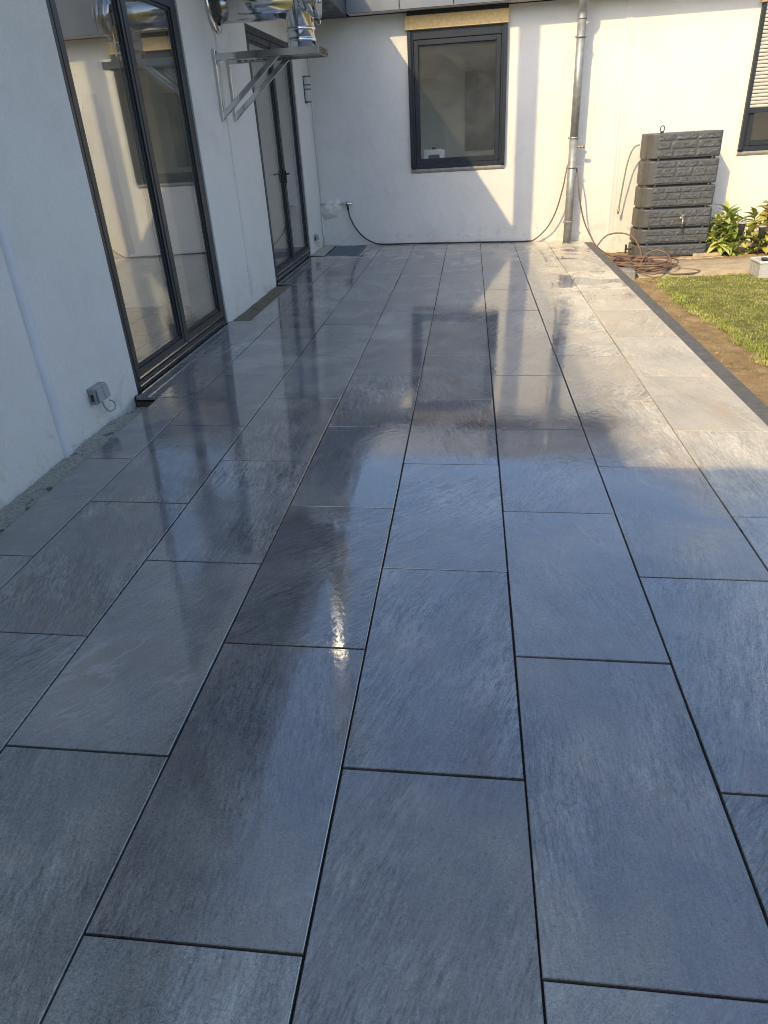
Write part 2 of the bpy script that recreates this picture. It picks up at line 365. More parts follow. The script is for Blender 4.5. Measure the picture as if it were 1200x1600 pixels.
# ------------------------------------------------------------------ mesh helpers
class MB:
    def __init__(self): self.v = []; self.f = []; self.smooth = []
    def add(self, vs, fs, smooth=False):
        o = len(self.v)
        self.v += [tuple(p) for p in vs]
        self.f += [tuple(i+o for i in f) for f in fs]
        self.smooth += [smooth]*len(fs)
        return self
    def box(self, x0, x1, y0, y1, z0, z1):
        vs = [(x0,y0,z0),(x1,y0,z0),(x1,y1,z0),(x0,y1,z0),(x0,y0,z1),(x1,y0,z1),(x1,y1,z1),(x0,y1,z1)]
        return self.add(vs, [(3,2,1,0),(4,5,6,7),(0,1,5,4),(1,2,6,5),(2,3,7,6),(3,0,4,7)])
    def tube(self, pts, r, n=8, caps=True):
        pts = [Vector(p) for p in pts]
        rr = r if isinstance(r, (list, tuple)) else [r]*len(pts)
        vs = []; fs = []
        up = None
        for i, p in enumerate(pts):
            t = (pts[min(i+1, len(pts)-1)] - pts[max(i-1, 0)])
            t = t.normalized() if t.length > 1e-9 else Vector((0, 0, 1))
            if up is None:
                up = Vector((0, 0, 1)) if abs(t.z) < .9 else Vector((1, 0, 0))
            a = (up - t*up.dot(t)).normalized(); bb = t.cross(a); up = a
            for k in range(n):
                q = 2*pi*k/n
                vs.append(p + (a*cos(q) + bb*sin(q))*rr[i])
        for i in range(len(pts)-1):
            for k in range(n):
                k2 = (k+1) % n
                fs.append((i*n+k, i*n+k2, (i+1)*n+k2, (i+1)*n+k))
        self.add(vs, fs, True)
        if caps:
            o = len(self.v) - len(vs)
            self.f.append(tuple(o+k for k in reversed(range(n)))); self.smooth.append(False)
            self.f.append(tuple(o+(len(pts)-1)*n+k for k in range(n))); self.smooth.append(False)
        return self
    def lathe(self, prof, origin, axis=(0, 0, 1), n=24):
        ax = Vector(axis).normalized()
        a = ax.orthogonal().normalized(); bb = ax.cross(a)
        o = Vector(origin); vs = []; fs = []
        for r, h in prof:
            for k in range(n):
                q = 2*pi*k/n
                vs.append(o + ax*h + (a*cos(q)+bb*sin(q))*r)
        for i in range(len(prof)-1):
            for k in range(n):
                k2 = (k+1) % n
                fs.append((i*n+k, i*n+k2, (i+1)*n+k2, (i+1)*n+k))
        self.add(vs, fs, True)
        return self
    def prism(self, poly, axis, c0, c1):
        # poly: 2-D points; axis 'x': (y,z), 'y': (x,z), 'z': (x,y)
        def P(a, b, c):
            return {'x': (c, a, b), 'y': (a, c, b), 'z': (a, b, c)}[axis]
        n = len(poly)
        vs = [P(a, b, c0) for a, b in poly] + [P(a, b, c1) for a, b in poly]
        fs = [tuple(reversed(range(n))), tuple(range(n, 2*n))] + [(i, (i+1) % n, n+(i+1) % n, n+i) for i in range(n)]
        return self.add(vs, fs)
    def build(self, name, mat, parent=None, bevel=0.0, seg=1, loc=None, recalc=True, autosmooth=False):
        me = bpy.data.meshes.new(name)
        me.from_pydata(self.v, [], self.f)
        me.polygons.foreach_set('use_smooth', self.smooth)
        me.materials.append(mat)
        if recalc or bevel:
            bm = bmesh.new(); bm.from_mesh(me)
            if recalc: bmesh.ops.recalc_face_normals(bm, faces=bm.faces)
            if bevel:
                es = [e for e in bm.edges if len(e.link_faces) == 2 and e.calc_face_angle(0) > .6]
                bmesh.ops.bevel(bm, geom=es, offset=bevel, segments=seg, affect='EDGES', profile=.5)
            bm.to_mesh(me); bm.free()
        o = bpy.data.objects.new(name, me)
        COL.objects.link(o)
        if loc: o.location = loc
        if parent is not None: o.parent = parent
        return o
def box(x0, x1, y0, y1, z0, z1): return MB().box(x0, x1, y0, y1, z0, z1)
def tag(o, label=None, cat=None, group=None, kind=None):
    if label: o['label'] = label
    if cat: o['category'] = cat
    if group: o['group'] = group
    if kind: o['kind'] = kind
    return o
def thing(name, label, cat, loc=(0, 0, 0), group=None, kind=None):
    o = bpy.data.objects.new(name, None)
    o.empty_display_size = .2
    COL.objects.link(o); o.location = loc
    return tag(o, label, cat, group, kind)
class At:
    """build parts in world coordinates below an Empty that sits at the thing's base"""
    def __init__(self, root): self.root = root; self.loc = Vector(root.location)
    def __call__(self, mb, name, mat, parent=None, **kw):
        l = self.loc
        mb.v = [(x-l.x, y-l.y, z-l.z) for x, y, z in mb.v]
        return mb.build(name, mat, parent or self.root, **kw)
def spline(pts, n=8):
    P = [Vector(p) for p in pts]; out = []
    for i in range(len(P)-1):
        p0, p1, p2, p3 = P[max(i-1, 0)], P[i], P[i+1], P[min(i+2, len(P)-1)]
        for k in range(n):
            t = k/n
            out.append(.5*((2*p1) + (p2-p0)*t + (2*p0-5*p1+4*p2-p3)*t*t + (3*p1-p0-3*p2+p3)*t**3))
    out.append(P[-1]); return out

# ------------------------------------------------------------------ key dimensions
XL, YB = -1.95, 10.595          # faces of the left and the back wall
SL = 0.0219                     # fall of the patio away from the house
def fz(x): return -SL*(x+2)
GZ = -0.29                      # garden level
ZS, ZT = 2.911, 3.42            # soffit, top of fascia
XE, YE, YR = -1.305, 10.275, -1.80   # eaves of left, back and rear wings

# ------------------------------------------------------------------ ground
g = MB()
g.add([(-300, -300, GZ-.03), (300, -300, GZ-.03), (300, 300, GZ-.03), (-300, 300, GZ-.03)], [(0, 1, 2, 3)])
gr = g.build('ground', M['soil']); tag(gr, 'brown garden ground around the house', None, kind='structure')

# bare earth beside the kerb, uneven
def strip_grid(name, x0, x1, y0, y1, nx, ny, zf, mat, kind='structure', label=None):
    vs = []; fs = []
    for j in range(ny+1):
        for i in range(nx+1):
            x = x0+(x1-x0)*i/nx; y = y0+(y1-y0)*j/ny
            vs.append((x, y, zf(x, y)))
    for j in range(ny):
        for i in range(nx):
            a = j*(nx+1)+i
            fs.append((a, a+1, a+nx+2, a+nx+1))
    o = MB().add(vs, fs, True).build(name, mat)
    tag(o, label, None, kind=kind)
    return o
def nz(x, y, s, a): return a*mnoise.noise(Vector((x*s, y*s, 3.1)))
strip_grid('soil', 2.12, 5.5, 0.0, 10.58, 90, 220,
           lambda x, y: GZ + .02 + nz(x, y, 3, .02) + nz(x, y, 14, .014) + nz(x, y, 40, .008), M['soil'], label='strip of bare brown soil beside the kerb')
# clods and small stones on the bare strip
rp = random.Random(8); pm_ = MB()
for i in range(420):
    y = 2.6+6.0*rp.random(); x = 2.18+.42*rp.random()**1.5
    r_ = rp.uniform(.004, .013)*(1 if rp.random() < .9 else 1.8)
    zc_ = GZ+.02+nz(x, y, 3, .02)+nz(x, y, 14, .014)+r_*.35
    vs = [(x+r_*a*rp.uniform(.7, 1.3), y+r_*b_*rp.uniform(.7, 1.3), zc_+r_*c_*rp.uniform(.6, 1)) for a, b_, c_ in ((1, 0, 0), (.3, .95, 0), (-.8, .6, 0), (-.8, -.6, 0), (.3, -.95, 0), (.35, .3, .8), (-.4, 0, .85), (.2, -.4, .75))]
    pm_.add(vs, [(0, 1, 5), (1, 2, 6, 5), (2, 3, 6), (3, 4, 7, 6), (4, 0, 5, 7), (5, 6, 7)])
tag(pm_.build('clods', M['soil']), 'small clods and stones scattered on the bare soil strip', kind='stuff')
# lawn edge follows the photograph: wider bare strip in the middle
def lawn_edge(y):
    pts = [(0, 2.62), (4.0, 2.60), (4.7, 2.62), (5.6, 2.66), (6.4, 2.56), (7.5, 2.50), (8.4, 2.66), (8.7, 3.1)]
    for (a, u), (b_, v) in zip(pts, pts[1:]):
        if a <= y <= b_: return u+(v-u)*(y-a)/(b_-a)
    return 3.2
def lawn_in(x, y):
    e = lawn_edge(y) + .10*mnoise.noise(Vector((y*2.1, 5, 1))) + .07*mnoise.noise(Vector((y*9, x*9, 1)))
    top = 8.42 + .06*mnoise.noise(Vector((x*3, 7, 2)))
    return x > e and y < top
vs = []; fs = []
ny = 110
for j in range(ny+1):
    y = 8.36*j/ny if j else -25.0
    e = lawn_edge(max(y, 0)) + .05 + .10*mnoise.noise(Vector((y*2.1, 5, 1)))
    vs += [(e, y, GZ+.022), (e+.12, y, GZ+.046), (45.0, y, GZ+.046)]
for j in range(ny):
    a = j*3
    fs += [(a, a+1, a+4, a+3), (a+1, a+2, a+5, a+4)]
lawn = MB().add(vs, fs, True).build('lawn', M['turf'])
tag(lawn, 'short patchy lawn to the right of the patio', kind='structure')
# blades
rb = random.Random(3)
vs = []; fs = []
cnt = 0
while cnt < 90000:
    x = rb.uniform(2.35, 5.2); y = 2.8 + (8.5-2.8)*rb.random()
    if not lawn_in(x, y):
        if rb.random() > .02: continue
        if x < 2.25: continue
    d = mnoise.noise(Vector((x*4, y*4, 9)))
    if d < -.28 and rb.random() < .6: continue
    h = rb.uniform(.009, .027)*(1.8 if rb.random() < .03 else 1); w = rb.uniform(.0015, .0030); a = rb.uniform(0, 2*pi); ln = rb.uniform(.3, 1.25)*h
    dx, dy = cos(a), sin(a); z0 = GZ+.036
    o = len(vs)
    mx_, my_ = x+dx*ln*.4, y+dy*ln*.4
    vs += [(x-dy*w, y+dx*w, z0), (x+dy*w, y-dx*w, z0), (mx_+dy*w*.8, my_-dx*w*.8, z0+h*.7), (mx_-dy*w*.8, my_+dx*w*.8, z0+h*.7), (x+dx*ln, y+dy*ln, z0+h*(1 if ln < h else .75))]
    fs += [(o, o+1, o+2, o+3), (o+3, o+2, o+4)]
    cnt += 1
gb = MB().add(vs, fs).build('grass', M['blade'], recalc=False)
tag(gb, 'short green and straw coloured grass of the lawn', kind='stuff')

# ------------------------------------------------------------------ patio
patio_bed = MB()
def bed(x0, x1, y0, y1): patio_bed.box(x0+2, x1+2, y0, y1, -.45, -.011)
bed(-1.74, 2.035, -2.6, YB-.004)
bed(-1.97, -1.74, -2.6, -2.5)
bed(-1.765, -1.74, -2.5, 3.52)
bed(-1.97, -1.74, 3.52, 5.655)
bed(-1.97, -1.74, 7.52, YB-.004)
patio = patio_bed.build('patio', M['grout'])
patio.location = (-2, 0, 0)
patio.rotation_euler = (0, math.atan(SL), 0)
tag(patio, 'patio of large wet grey slate-look tiles with dark joints', None, kind='structure')
GAP = .0032
def tile(poly):
    cx = (min(p[0] for p in poly)+max(p[0] for p in poly))/2; cy = (min(p[1] for p in poly)+max(p[1] for p in poly))/2
    n = len(poly)
    def inset(d):
        out = []
        for i in range(n):
            p0, p1, p2 = Vector(poly[i-1]), Vector(poly[i]), Vector(poly[(i+1) % n])
            e1 = (p1-p0).normalized(); e2 = (p2-p1).normalized()
            n1 = Vector((-e1.y, e1.x)); n2 = Vector((-e2.y, e2.x))
            out.append(p1 + (n1+n2)*d if abs(n1.dot(n2)) < .5 else p1+n1*d)
        return out
    a = inset(GAP); b_ = inset(GAP+.0018)
    vs = [(p.x-cx, p.y-cy, -.02) for p in a] + [(p.x-cx, p.y-cy, -.0018) for p in a] + [(p.x-cx, p.y-cy, 0) for p in b_]
    fs = [tuple(range(2*n, 3*n))]
    for i in range(n):
        k = (i+1) % n
        fs += [(i, k, n+k, n+i), (n+i, n+k, 2*n+k, 2*n+i)]
    key = tuple((round(v[0], 4), round(v[1], 4)) for v in vs[2*n:])
    if key in tile_cache:
        o = bpy.data.objects.new('tile', tile_cache[key]); COL.objects.link(o); o.parent = patio
    else:
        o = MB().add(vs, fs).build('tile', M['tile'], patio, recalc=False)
        tile_cache[key] = o.data
    o.location = (cx+2+random.uniform(-.0008, .0008), cy+random.uniform(-.0008, .0008), random.uniform(-.0006, .0006))
    o.rotation_euler = (random.gauss(0, .0010), random.gauss(0, .0010), random.gauss(0, .0007))
    return o
tile_cache = {}
def rect(x0, x1, y0, y1): return [(x0, y0), (x1, y0), (x1, y1), (x0, y1)]
YN, YF = -2.5, YB-.008
for c in range(-4, 4):
    x0, x1 = c*.5, (c+1)*.5
    if c == -4: x0 = XL+.02
    if c == 3: x1 = 2.04
    y = YN if c % 2 else -2.0
    ys = [YN] + [k/2 for k in range(-5, 24) if ((k % 2 == 0) == (c % 2 != 0)) and YN < k/2 < YF-.05] + [YF]
    for ya, yb in zip(ys, ys[1:]):
        if c == -4:
            if yb <= 3.5: tile(rect(-1.765, x1, ya, yb)); continue
            if ya == 5.5:
                tile([(x0, 5.5), (x1, 5.5), (x1, 6.5), (-1.74, 6.5), (-1.74, 5.66), (x0, 5.66)]); continue
            if ya == 6.5: tile(rect(-1.74, x1, ya, yb)); continue
            if ya == 9.5:
                continue
        if c == -3 and ya == 9.0:
            tile([(x0, 9.0), (x1, 9.0), (x1, 10.0), (-1.25, 10.0), (-1.25, 9.5), (x0, 9.5)]); continue
        if c == -3 and ya == 10.0:
            tile(rect(-1.25, x1, ya, yb)); continue
        tile(rect(x0, x1, ya, yb))
# kerb of edging stones along the lawn side
kerb = box(2.05, 2.175, -2.6, YB-.006, -.45, -.16).build('kerb', M['kerb'])
tag(kerb, 'narrow dark grey edging kerb between patio and soil', None, kind='structure')
yy = -2.6; first = None
while yy < YB-.02:
    y2 = min(yy+1.0, YB-.006)
    if first is None or abs((y2-yy)-1.0) > 1e-6:
        o = box(-.066, .066, 0, y2-yy-.004, -.05, 0).build('kerb_stone', M['kerb'], kerb, bevel=.004)
        first = first or o
    else:
        o = first.copy(); COL.objects.link(o); o.parent = kerb
    o.location = (2.1125, yy+.002, -.112 + random.uniform(-.003, .003))
    o.rotation_euler = (0, .02, random.uniform(-.002, .002))
    yy = y2

# open strips between wall and tiles
def mz(x, y):
    d = max(0.0, min(1.0, (y-3.15)/.25)) if y < 3.6 else 0.0
    return -.036 - .045*d + nz(x, y, 5, .008) + nz(x, y, 28, .007) + nz(x, y, 75, .007)
strip_grid('mortar_strip', XL, -1.76, -1.0, 3.53, 16, 420, mz, M['mortar'], label='open mossy mortar strip along the wall before the near door')
strip_grid('mortar_strip', XL, -1.735, 5.66, 7.53, 16, 180, lambda x, y: mz(x, y)+.004, M['mortar_dark'], label='open dark mortar strip along the wall between the two doors')
strip_grid('mortar_strip', XL, -1.73, 9.5, YB, 10, 60, lambda x, y: .004 + nz(x, y, 9, .008), M['mortar'], label='mossy mortar corner left of the dark cover')
ep = thing('edge_profile', 'brown folded edge plate closing the tile end by the near door', 'edge plate', (-1.88, 3.535, -.03))
E_ = At(ep)
E_(MB().prism([(3.513, -.075), (3.528, -.075), (3.545, -.004), (3.530, -.004)], 'x', -1.948, -1.76), 'upright', M['brown_metal'])
# light-shaft cover by the corner
lc = thing('shaft_cover', 'flat slate blue cover set into the tiles in the wall corner', 'cover', (-1.49, 9.96, 0))
C_ = At(lc)
fx = lambda x: fz(x)
zc = fz(-1.49)
C_(MB().box(-1.725, -1.70, 9.512, 10.50, zc-.03, zc+.003).box(-1.285, -1.26, 9.512, 10.50, zc-.03, zc+.003)
   .box(-1.70, -1.285, 9.512, 9.53, zc-.03, zc+.003).box(-1.70, -1.285, 10.482, 10.50, zc-.03, zc+.003), 'frame', M['cover'], bevel=.002)
pl = MB().box(-1.70, -1.285, 9.53, 10.482, zc-.03, zc-.006)
C_(pl, 'plate', M['cover'])
b_ = MB()
for k in range(30):
    y0 = 9.545 + k*.0315
    b_.box(-1.698, -1.287, y0, y0+.012, zc-.006, zc+.001)
tag(C_(b_, 'bars', M['cover']), kind='stuff')
tile([(-1.255, 10.0), (-1.25, 10.0), (-1.25, YF), (-1.255, YF)]) if False else None

# ------------------------------------------------------------------ houses
# wall with rectangular openings, built as butted boxes
def wall_boxes(mb, axis, c0, c1, u0, u1, z0, z1, holes):
    us = sorted({u0, u1, *[h[0] for h in holes], *[h[1] for h in holes]})
    for a, b2 in zip(us, us[1:]):
        zz = [(z0, z1)]
        for h in holes:
            if h[0] <= a and b2 <= h[1]:
                nzz = []
                for s, e in zz:
                    if h[2] > s: nzz.append((s, min(e, h[2])))
                    if h[3] < e: nzz.append((max(s, h[3]), e))
                zz = [q for q in nzz if q[1]-q[0] > 1e-6]
        for s, e in zz:
            if axis == 'x': mb.box(c0, c1, a, b2, s, e)
            else: mb.box(a, b2, c0, c1, s, e)
def weld(o):
    bm = bmesh.new(); bm.from_mesh(o.data)
    bmesh.ops.remove_doubles(bm, verts=bm.verts, dist=1e-5)
    # drop faces shared by two butted boxes
    seen = {}
    for f in bm.faces:
        k = tuple(sorted(v.index for v in f.verts)); seen.setdefault(k, []).append(f)
    dead = [f for fl in seen.values() if len(fl) > 1 for f in fl]
    bmesh.ops.delete(bm, geom=dead, context='FACES_ONLY')
    bmesh.ops.recalc_face_normals(bm, faces=bm.faces)
    bm.to_mesh(o.data); bm.free()

D1 = (3.585, 5.635); D2 = (7.53, 9.62); DTOP = 2.56
# ---- left wing
lw = thing('house_wing', 'white rendered house wing along the left with two glazed patio doors', 'house', (XL-2, 4.5, GZ))
LW = At(lw)
mb = MB(); wall_boxes(mb, 'x', XL-.34, XL, -2.55, YB, -.45, ZS, [(D1[0], D1[1], -.02, DTOP), (D2[0], D2[1], -.02, DTOP)])
w = LW(mb, 'wall', M['wall']); weld(w)
# plastered cable chases
def chase(y0, z0, z1, wd, dy=0.0):
    n = 24; vs = []; fs = []
    for i in range(n+1):
        z = z0+(z1-z0)*i/n; yc = y0 + dy*(i/n) + .006*mnoise.noise(Vector((z*3, y0, 0)))
        ww = wd*(1+.25*mnoise.noise(Vector((z*5, y0, 4))))
        for q, xx in ((-1, .0005), (-.7, .013), (.7, .013), (1, .0005)):
            vs.append((XL+xx, yc+q*ww/2, z))
    for i in range(n):
        for k in range(3):
            a = i*4+k; fs.append((a, a+1, a+5, a+4))
    return MB().add(vs, fs, True)
LW(chase(2.612, -.05, 2.6, .085), 'plaster_strip', M['filler'])
LW(chase(6.50, .34, 2.45, .03, .0), 'plaster_strip', M['plaster'])
# room behind the doors
rm = MB().box(-7, XL-.345, 1.0, 10.2, -.12, -.02)
LW(rm, 'room_floor', M['room_floor'])
rw = MB(); wall_boxes(rw, 'x', -7.1, -7.0, 1.0, 10.2, -.02, 2.7, [(1.6, 5.2, .3, 2.5)])  # unseen opening added in the far wall to brighten this room
weld(LW(rw, 'room_wall', M['room_wall']))
for q in ((-7.0, XL-.345, .9, 1.0), (-7.0, XL-.345, 10.2, 10.3), (-7.0, -6.6, 5.9, 6.0), (-4.2, XL-.345, 6.5, 6.6)):
    LW(box(*q, -.02, 2.7), 'room_wall', M['room_wall'])
LW(box(-7.1, XL-.345, .9, 10.3, 2.7, 2.75), 'room_ceiling', M['room_wall'])
# roof, fascia, soffit
LW(box(-8.0, XE-.03, -2.2, YB+.3, ZS+.035, ZT-.012), 'roof', M['roofing'])
y = YE; k = 0
while y > -2.3:
    y1 = max(y-.71, -2.35)
    LW(box(XE-.025, XE, y1+.004, y-.004, ZS-.004, ZT), 'fascia_panel', M['fascia'], bevel=.003)
    y = y1
y = YB-.002
while y > -2.2:
    y1 = max(y-.9, -2.3)
    LW(box(XL+.002, XE-.028, y1+.002, y-.002, ZS, ZS+.02), 'soffit_panel', M['soffit'], bevel=.002)
    y = y1
# ---- glazed doors
def glazed_door(W_, parent, y0, y1, z1):
    xf = XL-.012            # frame front
    d = MB(); fr = .062
    d.box(xf-.09, xf, y0+.004, y0+fr, .0, z1-.004).box(xf-.09, xf, y1-fr, y1-.004, .0, z1-.004)
    d.box(xf-.09, xf, y0+fr, y1-fr, z1-fr, z1-.004).box(xf-.09, xf, y0+fr, y1-fr, .0, .055)
    door = W_(d, 'patio_door', M['anthracite'], bevel=.003)
    ym = (y0+y1)/2
    def part(mb, name, mat, **kw):
        return W_(mb, name, mat, parent=door, **kw)
    # note: the door's own origin equals the wing's, so coordinates carry over
    for a, b2, hand in ((y0+fr+.004, ym-.004, False), (ym+.004, y1-fr-.004, True)):
        s = .078; xs = xf+.002; zb, zt = .062, z1-fr-.006
        m = MB()
        # stepped leaf profile: outer rail and an inner bead set back
        m.box(xs-.07, xs, a, a+s-.018, zb, zt).box(xs-.07, xs, b2-s+.018, b2, zb, zt)
        m.box(xs-.07, xs, a+s-.018, b2-s+.018, zt-s+.018, zt).box(xs-.07, xs, a+s-.018, b2-s+.018, zb, zb+s-.01)
        m.box(xs-.06, xs-.014, a+s-.018, a+s, zb+s-.01, zt-s+.018).box(xs-.06, xs-.014, b2-s, b2-s+.018, zb+s-.01, zt-s+.018)
        m.box(xs-.06, xs-.014, a+s, b2-s, zt-s, zt-s+.018).box(xs-.06, xs-.014, a+s, b2-s, zb+s-.01, zb+s+.01)
        part(m, 'leaf_frame', M['anthracite'], bevel=.0025)
        sl = MB(); t = .005; zi0, zi1 = zb+s+.01, zt-s
        sl.box(xs-.026, xs-.016, a+s, a+s+t, zi0, zi1).box(xs-.026, xs-.016, b2-s-t, b2-s, zi0, zi1)
        sl.box(xs-.026, xs-.016, a+s+t, b2-s-t, zi0, zi0+t).box(xs-.026, xs-.016, a+s+t, b2-s-t, zi1-t, zi1)
        part(sl, 'seal', M['black_rubber'])
        part(box(xs-.045, xs-.024, a+s+t, b2-s-t, zi0+t, zi1-t), 'pane', M['door_glass'])
        rl = MB().box(xs, xs+.012, a+.012, b2-.012, zb+.012, zb+.024)
        part(rl, 'drip_rail', M['brushed'])
    part(box(xf-.06, xf+.001, ym-.0035, ym+.0035, .06, z1-fr-.008), 'joint', M['black_rubber'])
    part(box(xf+.001, xf+.008, ym-.028, ym+.022, .068, z1-fr-.012), 'cover_strip', M['anthracite'], bevel=.003)
    part(MB().box(xf+.001, xf+.009, y0+.07, y1-.07, .018, .028), 'threshold_rail', M['brushed'])
    h = MB().box(xf+.008, xf+.024, ym-.014, ym+.010, 1.02, 1.16).tube([(xf+.02, ym-.002, 1.12), (xf+.06, ym-.002, 1.12), (xf+.064, ym-.006, 1.12), (xf+.064, ym-.12, 1.12)], .009, 8)
    if y0 > 6: part(h, 'handle', M['anthracite'])
    for yy in (y0+.12, ym, y1-.12):
        part(box(xf, xf+.012, yy-.012, yy+.012, .006, .016), 'drain_cap', M['plastic_dark'])
    return door
glazed_door(LW, lw, D1[0], D1[1], DTOP)
glazed_door(LW, lw, D2[0], D2[1], DTOP)

# ---- back wing
bw = thing('house_wing', 'cream rendered back house wing with two dark framed windows', 'house', (1.5, YB+2, GZ))
BW = At(bw)
W1 = (-.522, .828, 1.003, 2.70); W2 = (4.06, 5.45, 1.003, 2.70)
mb = MB(); wall_boxes(mb, 'y', YB, YB+.34, XL-.34, 9.0, -.45, ZS, [W1, W2])
w = BW(mb, 'wall', M['wall']); weld(w)
BW(MB().box(2.05, 9.0, YB-.012, YB, -.45, -.035), 'plinth', M['plaster'])
# plaster ridge right of the downpipe
vs = []; fs = []
for i in range(31):
    z = -.02 + 2.93*i/30; xc = 2.41+.004*mnoise.noise(Vector((z*4, 1, 1)))
    for q, yy in ((-.035, .0005), (-.014, .018), (.0, .003), (.03, .010), (.06, .0005)):
        vs.append((xc+q, YB-yy, z))
for i in range(30):
    for k in range(4):
        a = i*5+k; fs.append((a, a+1, a+6, a+5))
BW(MB().add(vs, fs, True), 'plaster_strip', M['plaster'])
# rooms
BW(box(-2.0, 9.0, YB+.345, YB+2.7, -.05, .05), 'room_floor', M['room_floor'])
mbr = MB(); wall_boxes(mbr, 'y', YB+2.6, YB+2.7, -2.0, 9.0, .05, 2.75, [(-1.9, -.85, .3, 2.55)])  # opening out of view, added to let sky light into the room
weld(BW(mbr, 'room_wall', M['room_wall']))
BW(box(-2.1, -2.0, YB+.345, YB+2.7, .05, 2.75), 'room_wall', M['room_wall'])
BW(box(2.6, 2.7, YB+.345, YB+2.6, .05, 2.75), 'room_wall', M['room_wall'])
BW(box(-2.1, 9.0, YB+.345, YB+4.3, 2.75, 2.8), 'room_ceiling', M['room_wall'])
BW(box(-8.0, 10.0, YE+.03, YB+3.0, ZS+.035, ZT-.012), 'roof', M['roofing'])
x = XE
while x < 9.9:
    BW(box(x+.004, x+.706, YE, YE+.025, ZS, ZT), 'fascia_panel', M['fascia'], bevel=.003); x += .71
x = XE
while x < 9.9:
    BW(box(x+.002, x+.898, YE+.028, YB-.002, ZS+.012, ZS+.03), 'soffit_panel', M['wall']); x += .9
BW(MB().box(-.52, .84, YB-.05, YB-.002, 2.862, ZS+.011), 'box_shade', M['plastic_dark'])  # dark strip standing in for the shade between shutter box and soffit
def window(x0, x1, z0, z1, shutter):
    yf = YB-.028
    f = .075; d = MB()
    d.box(x0+.003, x0+f, yf, yf+.1, z0+.003, z1-.003).box(x1-f, x1-.003, yf, yf+.1, z0+.003, z1-.003)
    d.box(x0+f, x1-f, yf, yf+.1, z1-f-.03, z1-.003).box(x0+f, x1-f, yf, yf+.1, z0+.003, z0+f-.01)
    win = BW(d, 'window', M['anthracite'], bevel=.004)
    def part(mb, name, mat, **kw): return BW(mb, name, mat, parent=win, **kw)
    # shutter guide rails stand proud of the frame
    part(box(x0-.004, x0+.045, yf-.035, yf-.001, z0+.02, z1-.01), 'guide_rail', M['anthracite'], bevel=.003)
    part(box(x1-.045, x1+.004, yf-.035, yf-.001, z0+.02, z1-.01), 'guide_rail', M['anthracite'], bevel=.003)
    a, b2, c, e = x0+f+.004, x1-f-.004, z0+f-.006, z1-f-.034
    s = .062; ys = yf+.012; m = MB()
    m.box(a, a+s, ys, ys+.07, c, e).box(b2-s, b2, ys, ys+.07, c, e).box(a+s, b2-s, ys, ys+.07, e-s, e).box(a+s, b2-s, ys, ys+.07, c, c+s)
    part(m, 'sash', M['anthracite'], bevel=.004)
    t = .005; m = MB()
    m.box(a+s, a+s+t, ys+.018, ys+.03, c+s, e-s).box(b2-s-t, b2-s, ys+.018, ys+.03, c+s, e-s).box(a+s+t, b2-s-t, ys+.018, ys+.03, e-s-t, e-s).box(a+s+t, b2-s-t, ys+.018, ys+.03, c+s, c+s+t)
    part(m, 'seal', M['black_rubber'])
    part(box(a+s+t, b2-s-t, ys+.03, ys+.052, c+s+t, e-s-t), 'pane', M['window_glass'])
    # roller box board above, raw joint below
    part(box(x0-.03, x1+.012, YB-.075, YB-.004, z1+.008, z1+.165), 'shutter_box', M['osb'], bevel=.004)
    n = 26; vs = []; fs = []
    for i in range(n+1):
        xx = x0-.005+(x1-x0+.01)*i/n
        o1 = .012*mnoise.noise(Vector((xx*14, z0, 0))); o2 = .010*mnoise.noise(Vector((xx*11, z0, 5)))
        vs += [(xx, YB-.001, z0+.006), (xx, YB-.022+o1*.6, z0+.001), (xx, YB-.026+o1, z0-.03+o2), (xx, YB-.001, z0-.055+o2)]
    for i in range(n):
        for k in range(3):
            q = i*4+k; fs.append((q, q+4, q+5, q+1))
    part(MB().add(vs, fs, True), 'mortar_joint', M['block'])
    if shutter:
        zb = 1.53
        first = None; z = zb; k = 0
        part(box(x0+.046, x1-.046, yf-.022, yf-.006, zb-.06, zb-.004), 'end_rail', M['anthracite'], bevel=.003)
        while z < z1-.02:
            if first is None:
                mbx = MB(); prof = [(0, .003), (-.006, .010), (-.009, .022), (-.006, .034), (0, .0385)]
                vs = [];
                for xx in (x0+.047, x1-.047):
                    for dy, dz in prof: vs.append((xx, yf-.012+dy, z+dz))
                    vs.append((xx, yf-.004, z+.0385)); vs.append((xx, yf-.004, z+.003))
                n_ = len(prof)+2
                fs = [(i, (i+1) % n_, n_+(i+1) % n_, n_+i) for i in range(n_)] + [tuple(range(n_)), tuple(range(n_, 2*n_))]
                first = part(mbx.add(vs, fs), 'slat', M['shutter'])
            else:
                o = first.copy(); COL.objects.link(o); o.parent = win; o.location.z += k*.042
            z += .042; k += 1
    return win
window(*W1, False)
window(*W2, True)

# ---- rear wing behind the camera: throws the straight shade edge across the patio
rwg = thing('house_wing', 'dark roofed house wing closing the courtyard behind the viewer', 'house', (2, YR-3, GZ))
RW = At(rwg)
RW(box(-8.0, 6.0, YR-6.3, YR-.35, -.45, ZS), 'wall', M['wall'])
RW(MB().prism([(YR-6.6, ZS+.002), (YR-.03, ZS+.002), (YR-.03, ZT-.03), (YR-1.9, ZT+1.05), (YR-6.6, ZT-.03)], 'x', -8.0, 6.3), 'roof', M['roofing'])  # unseen ridge, pitched up to block the sky from the back window's reflection
x = -8.0
while x < 6.2:
    RW(box(x+.004, x+.706, YR-.025, YR, ZS-.004, ZT), 'fascia_panel', M['fascia'], bevel=.003); x += .71

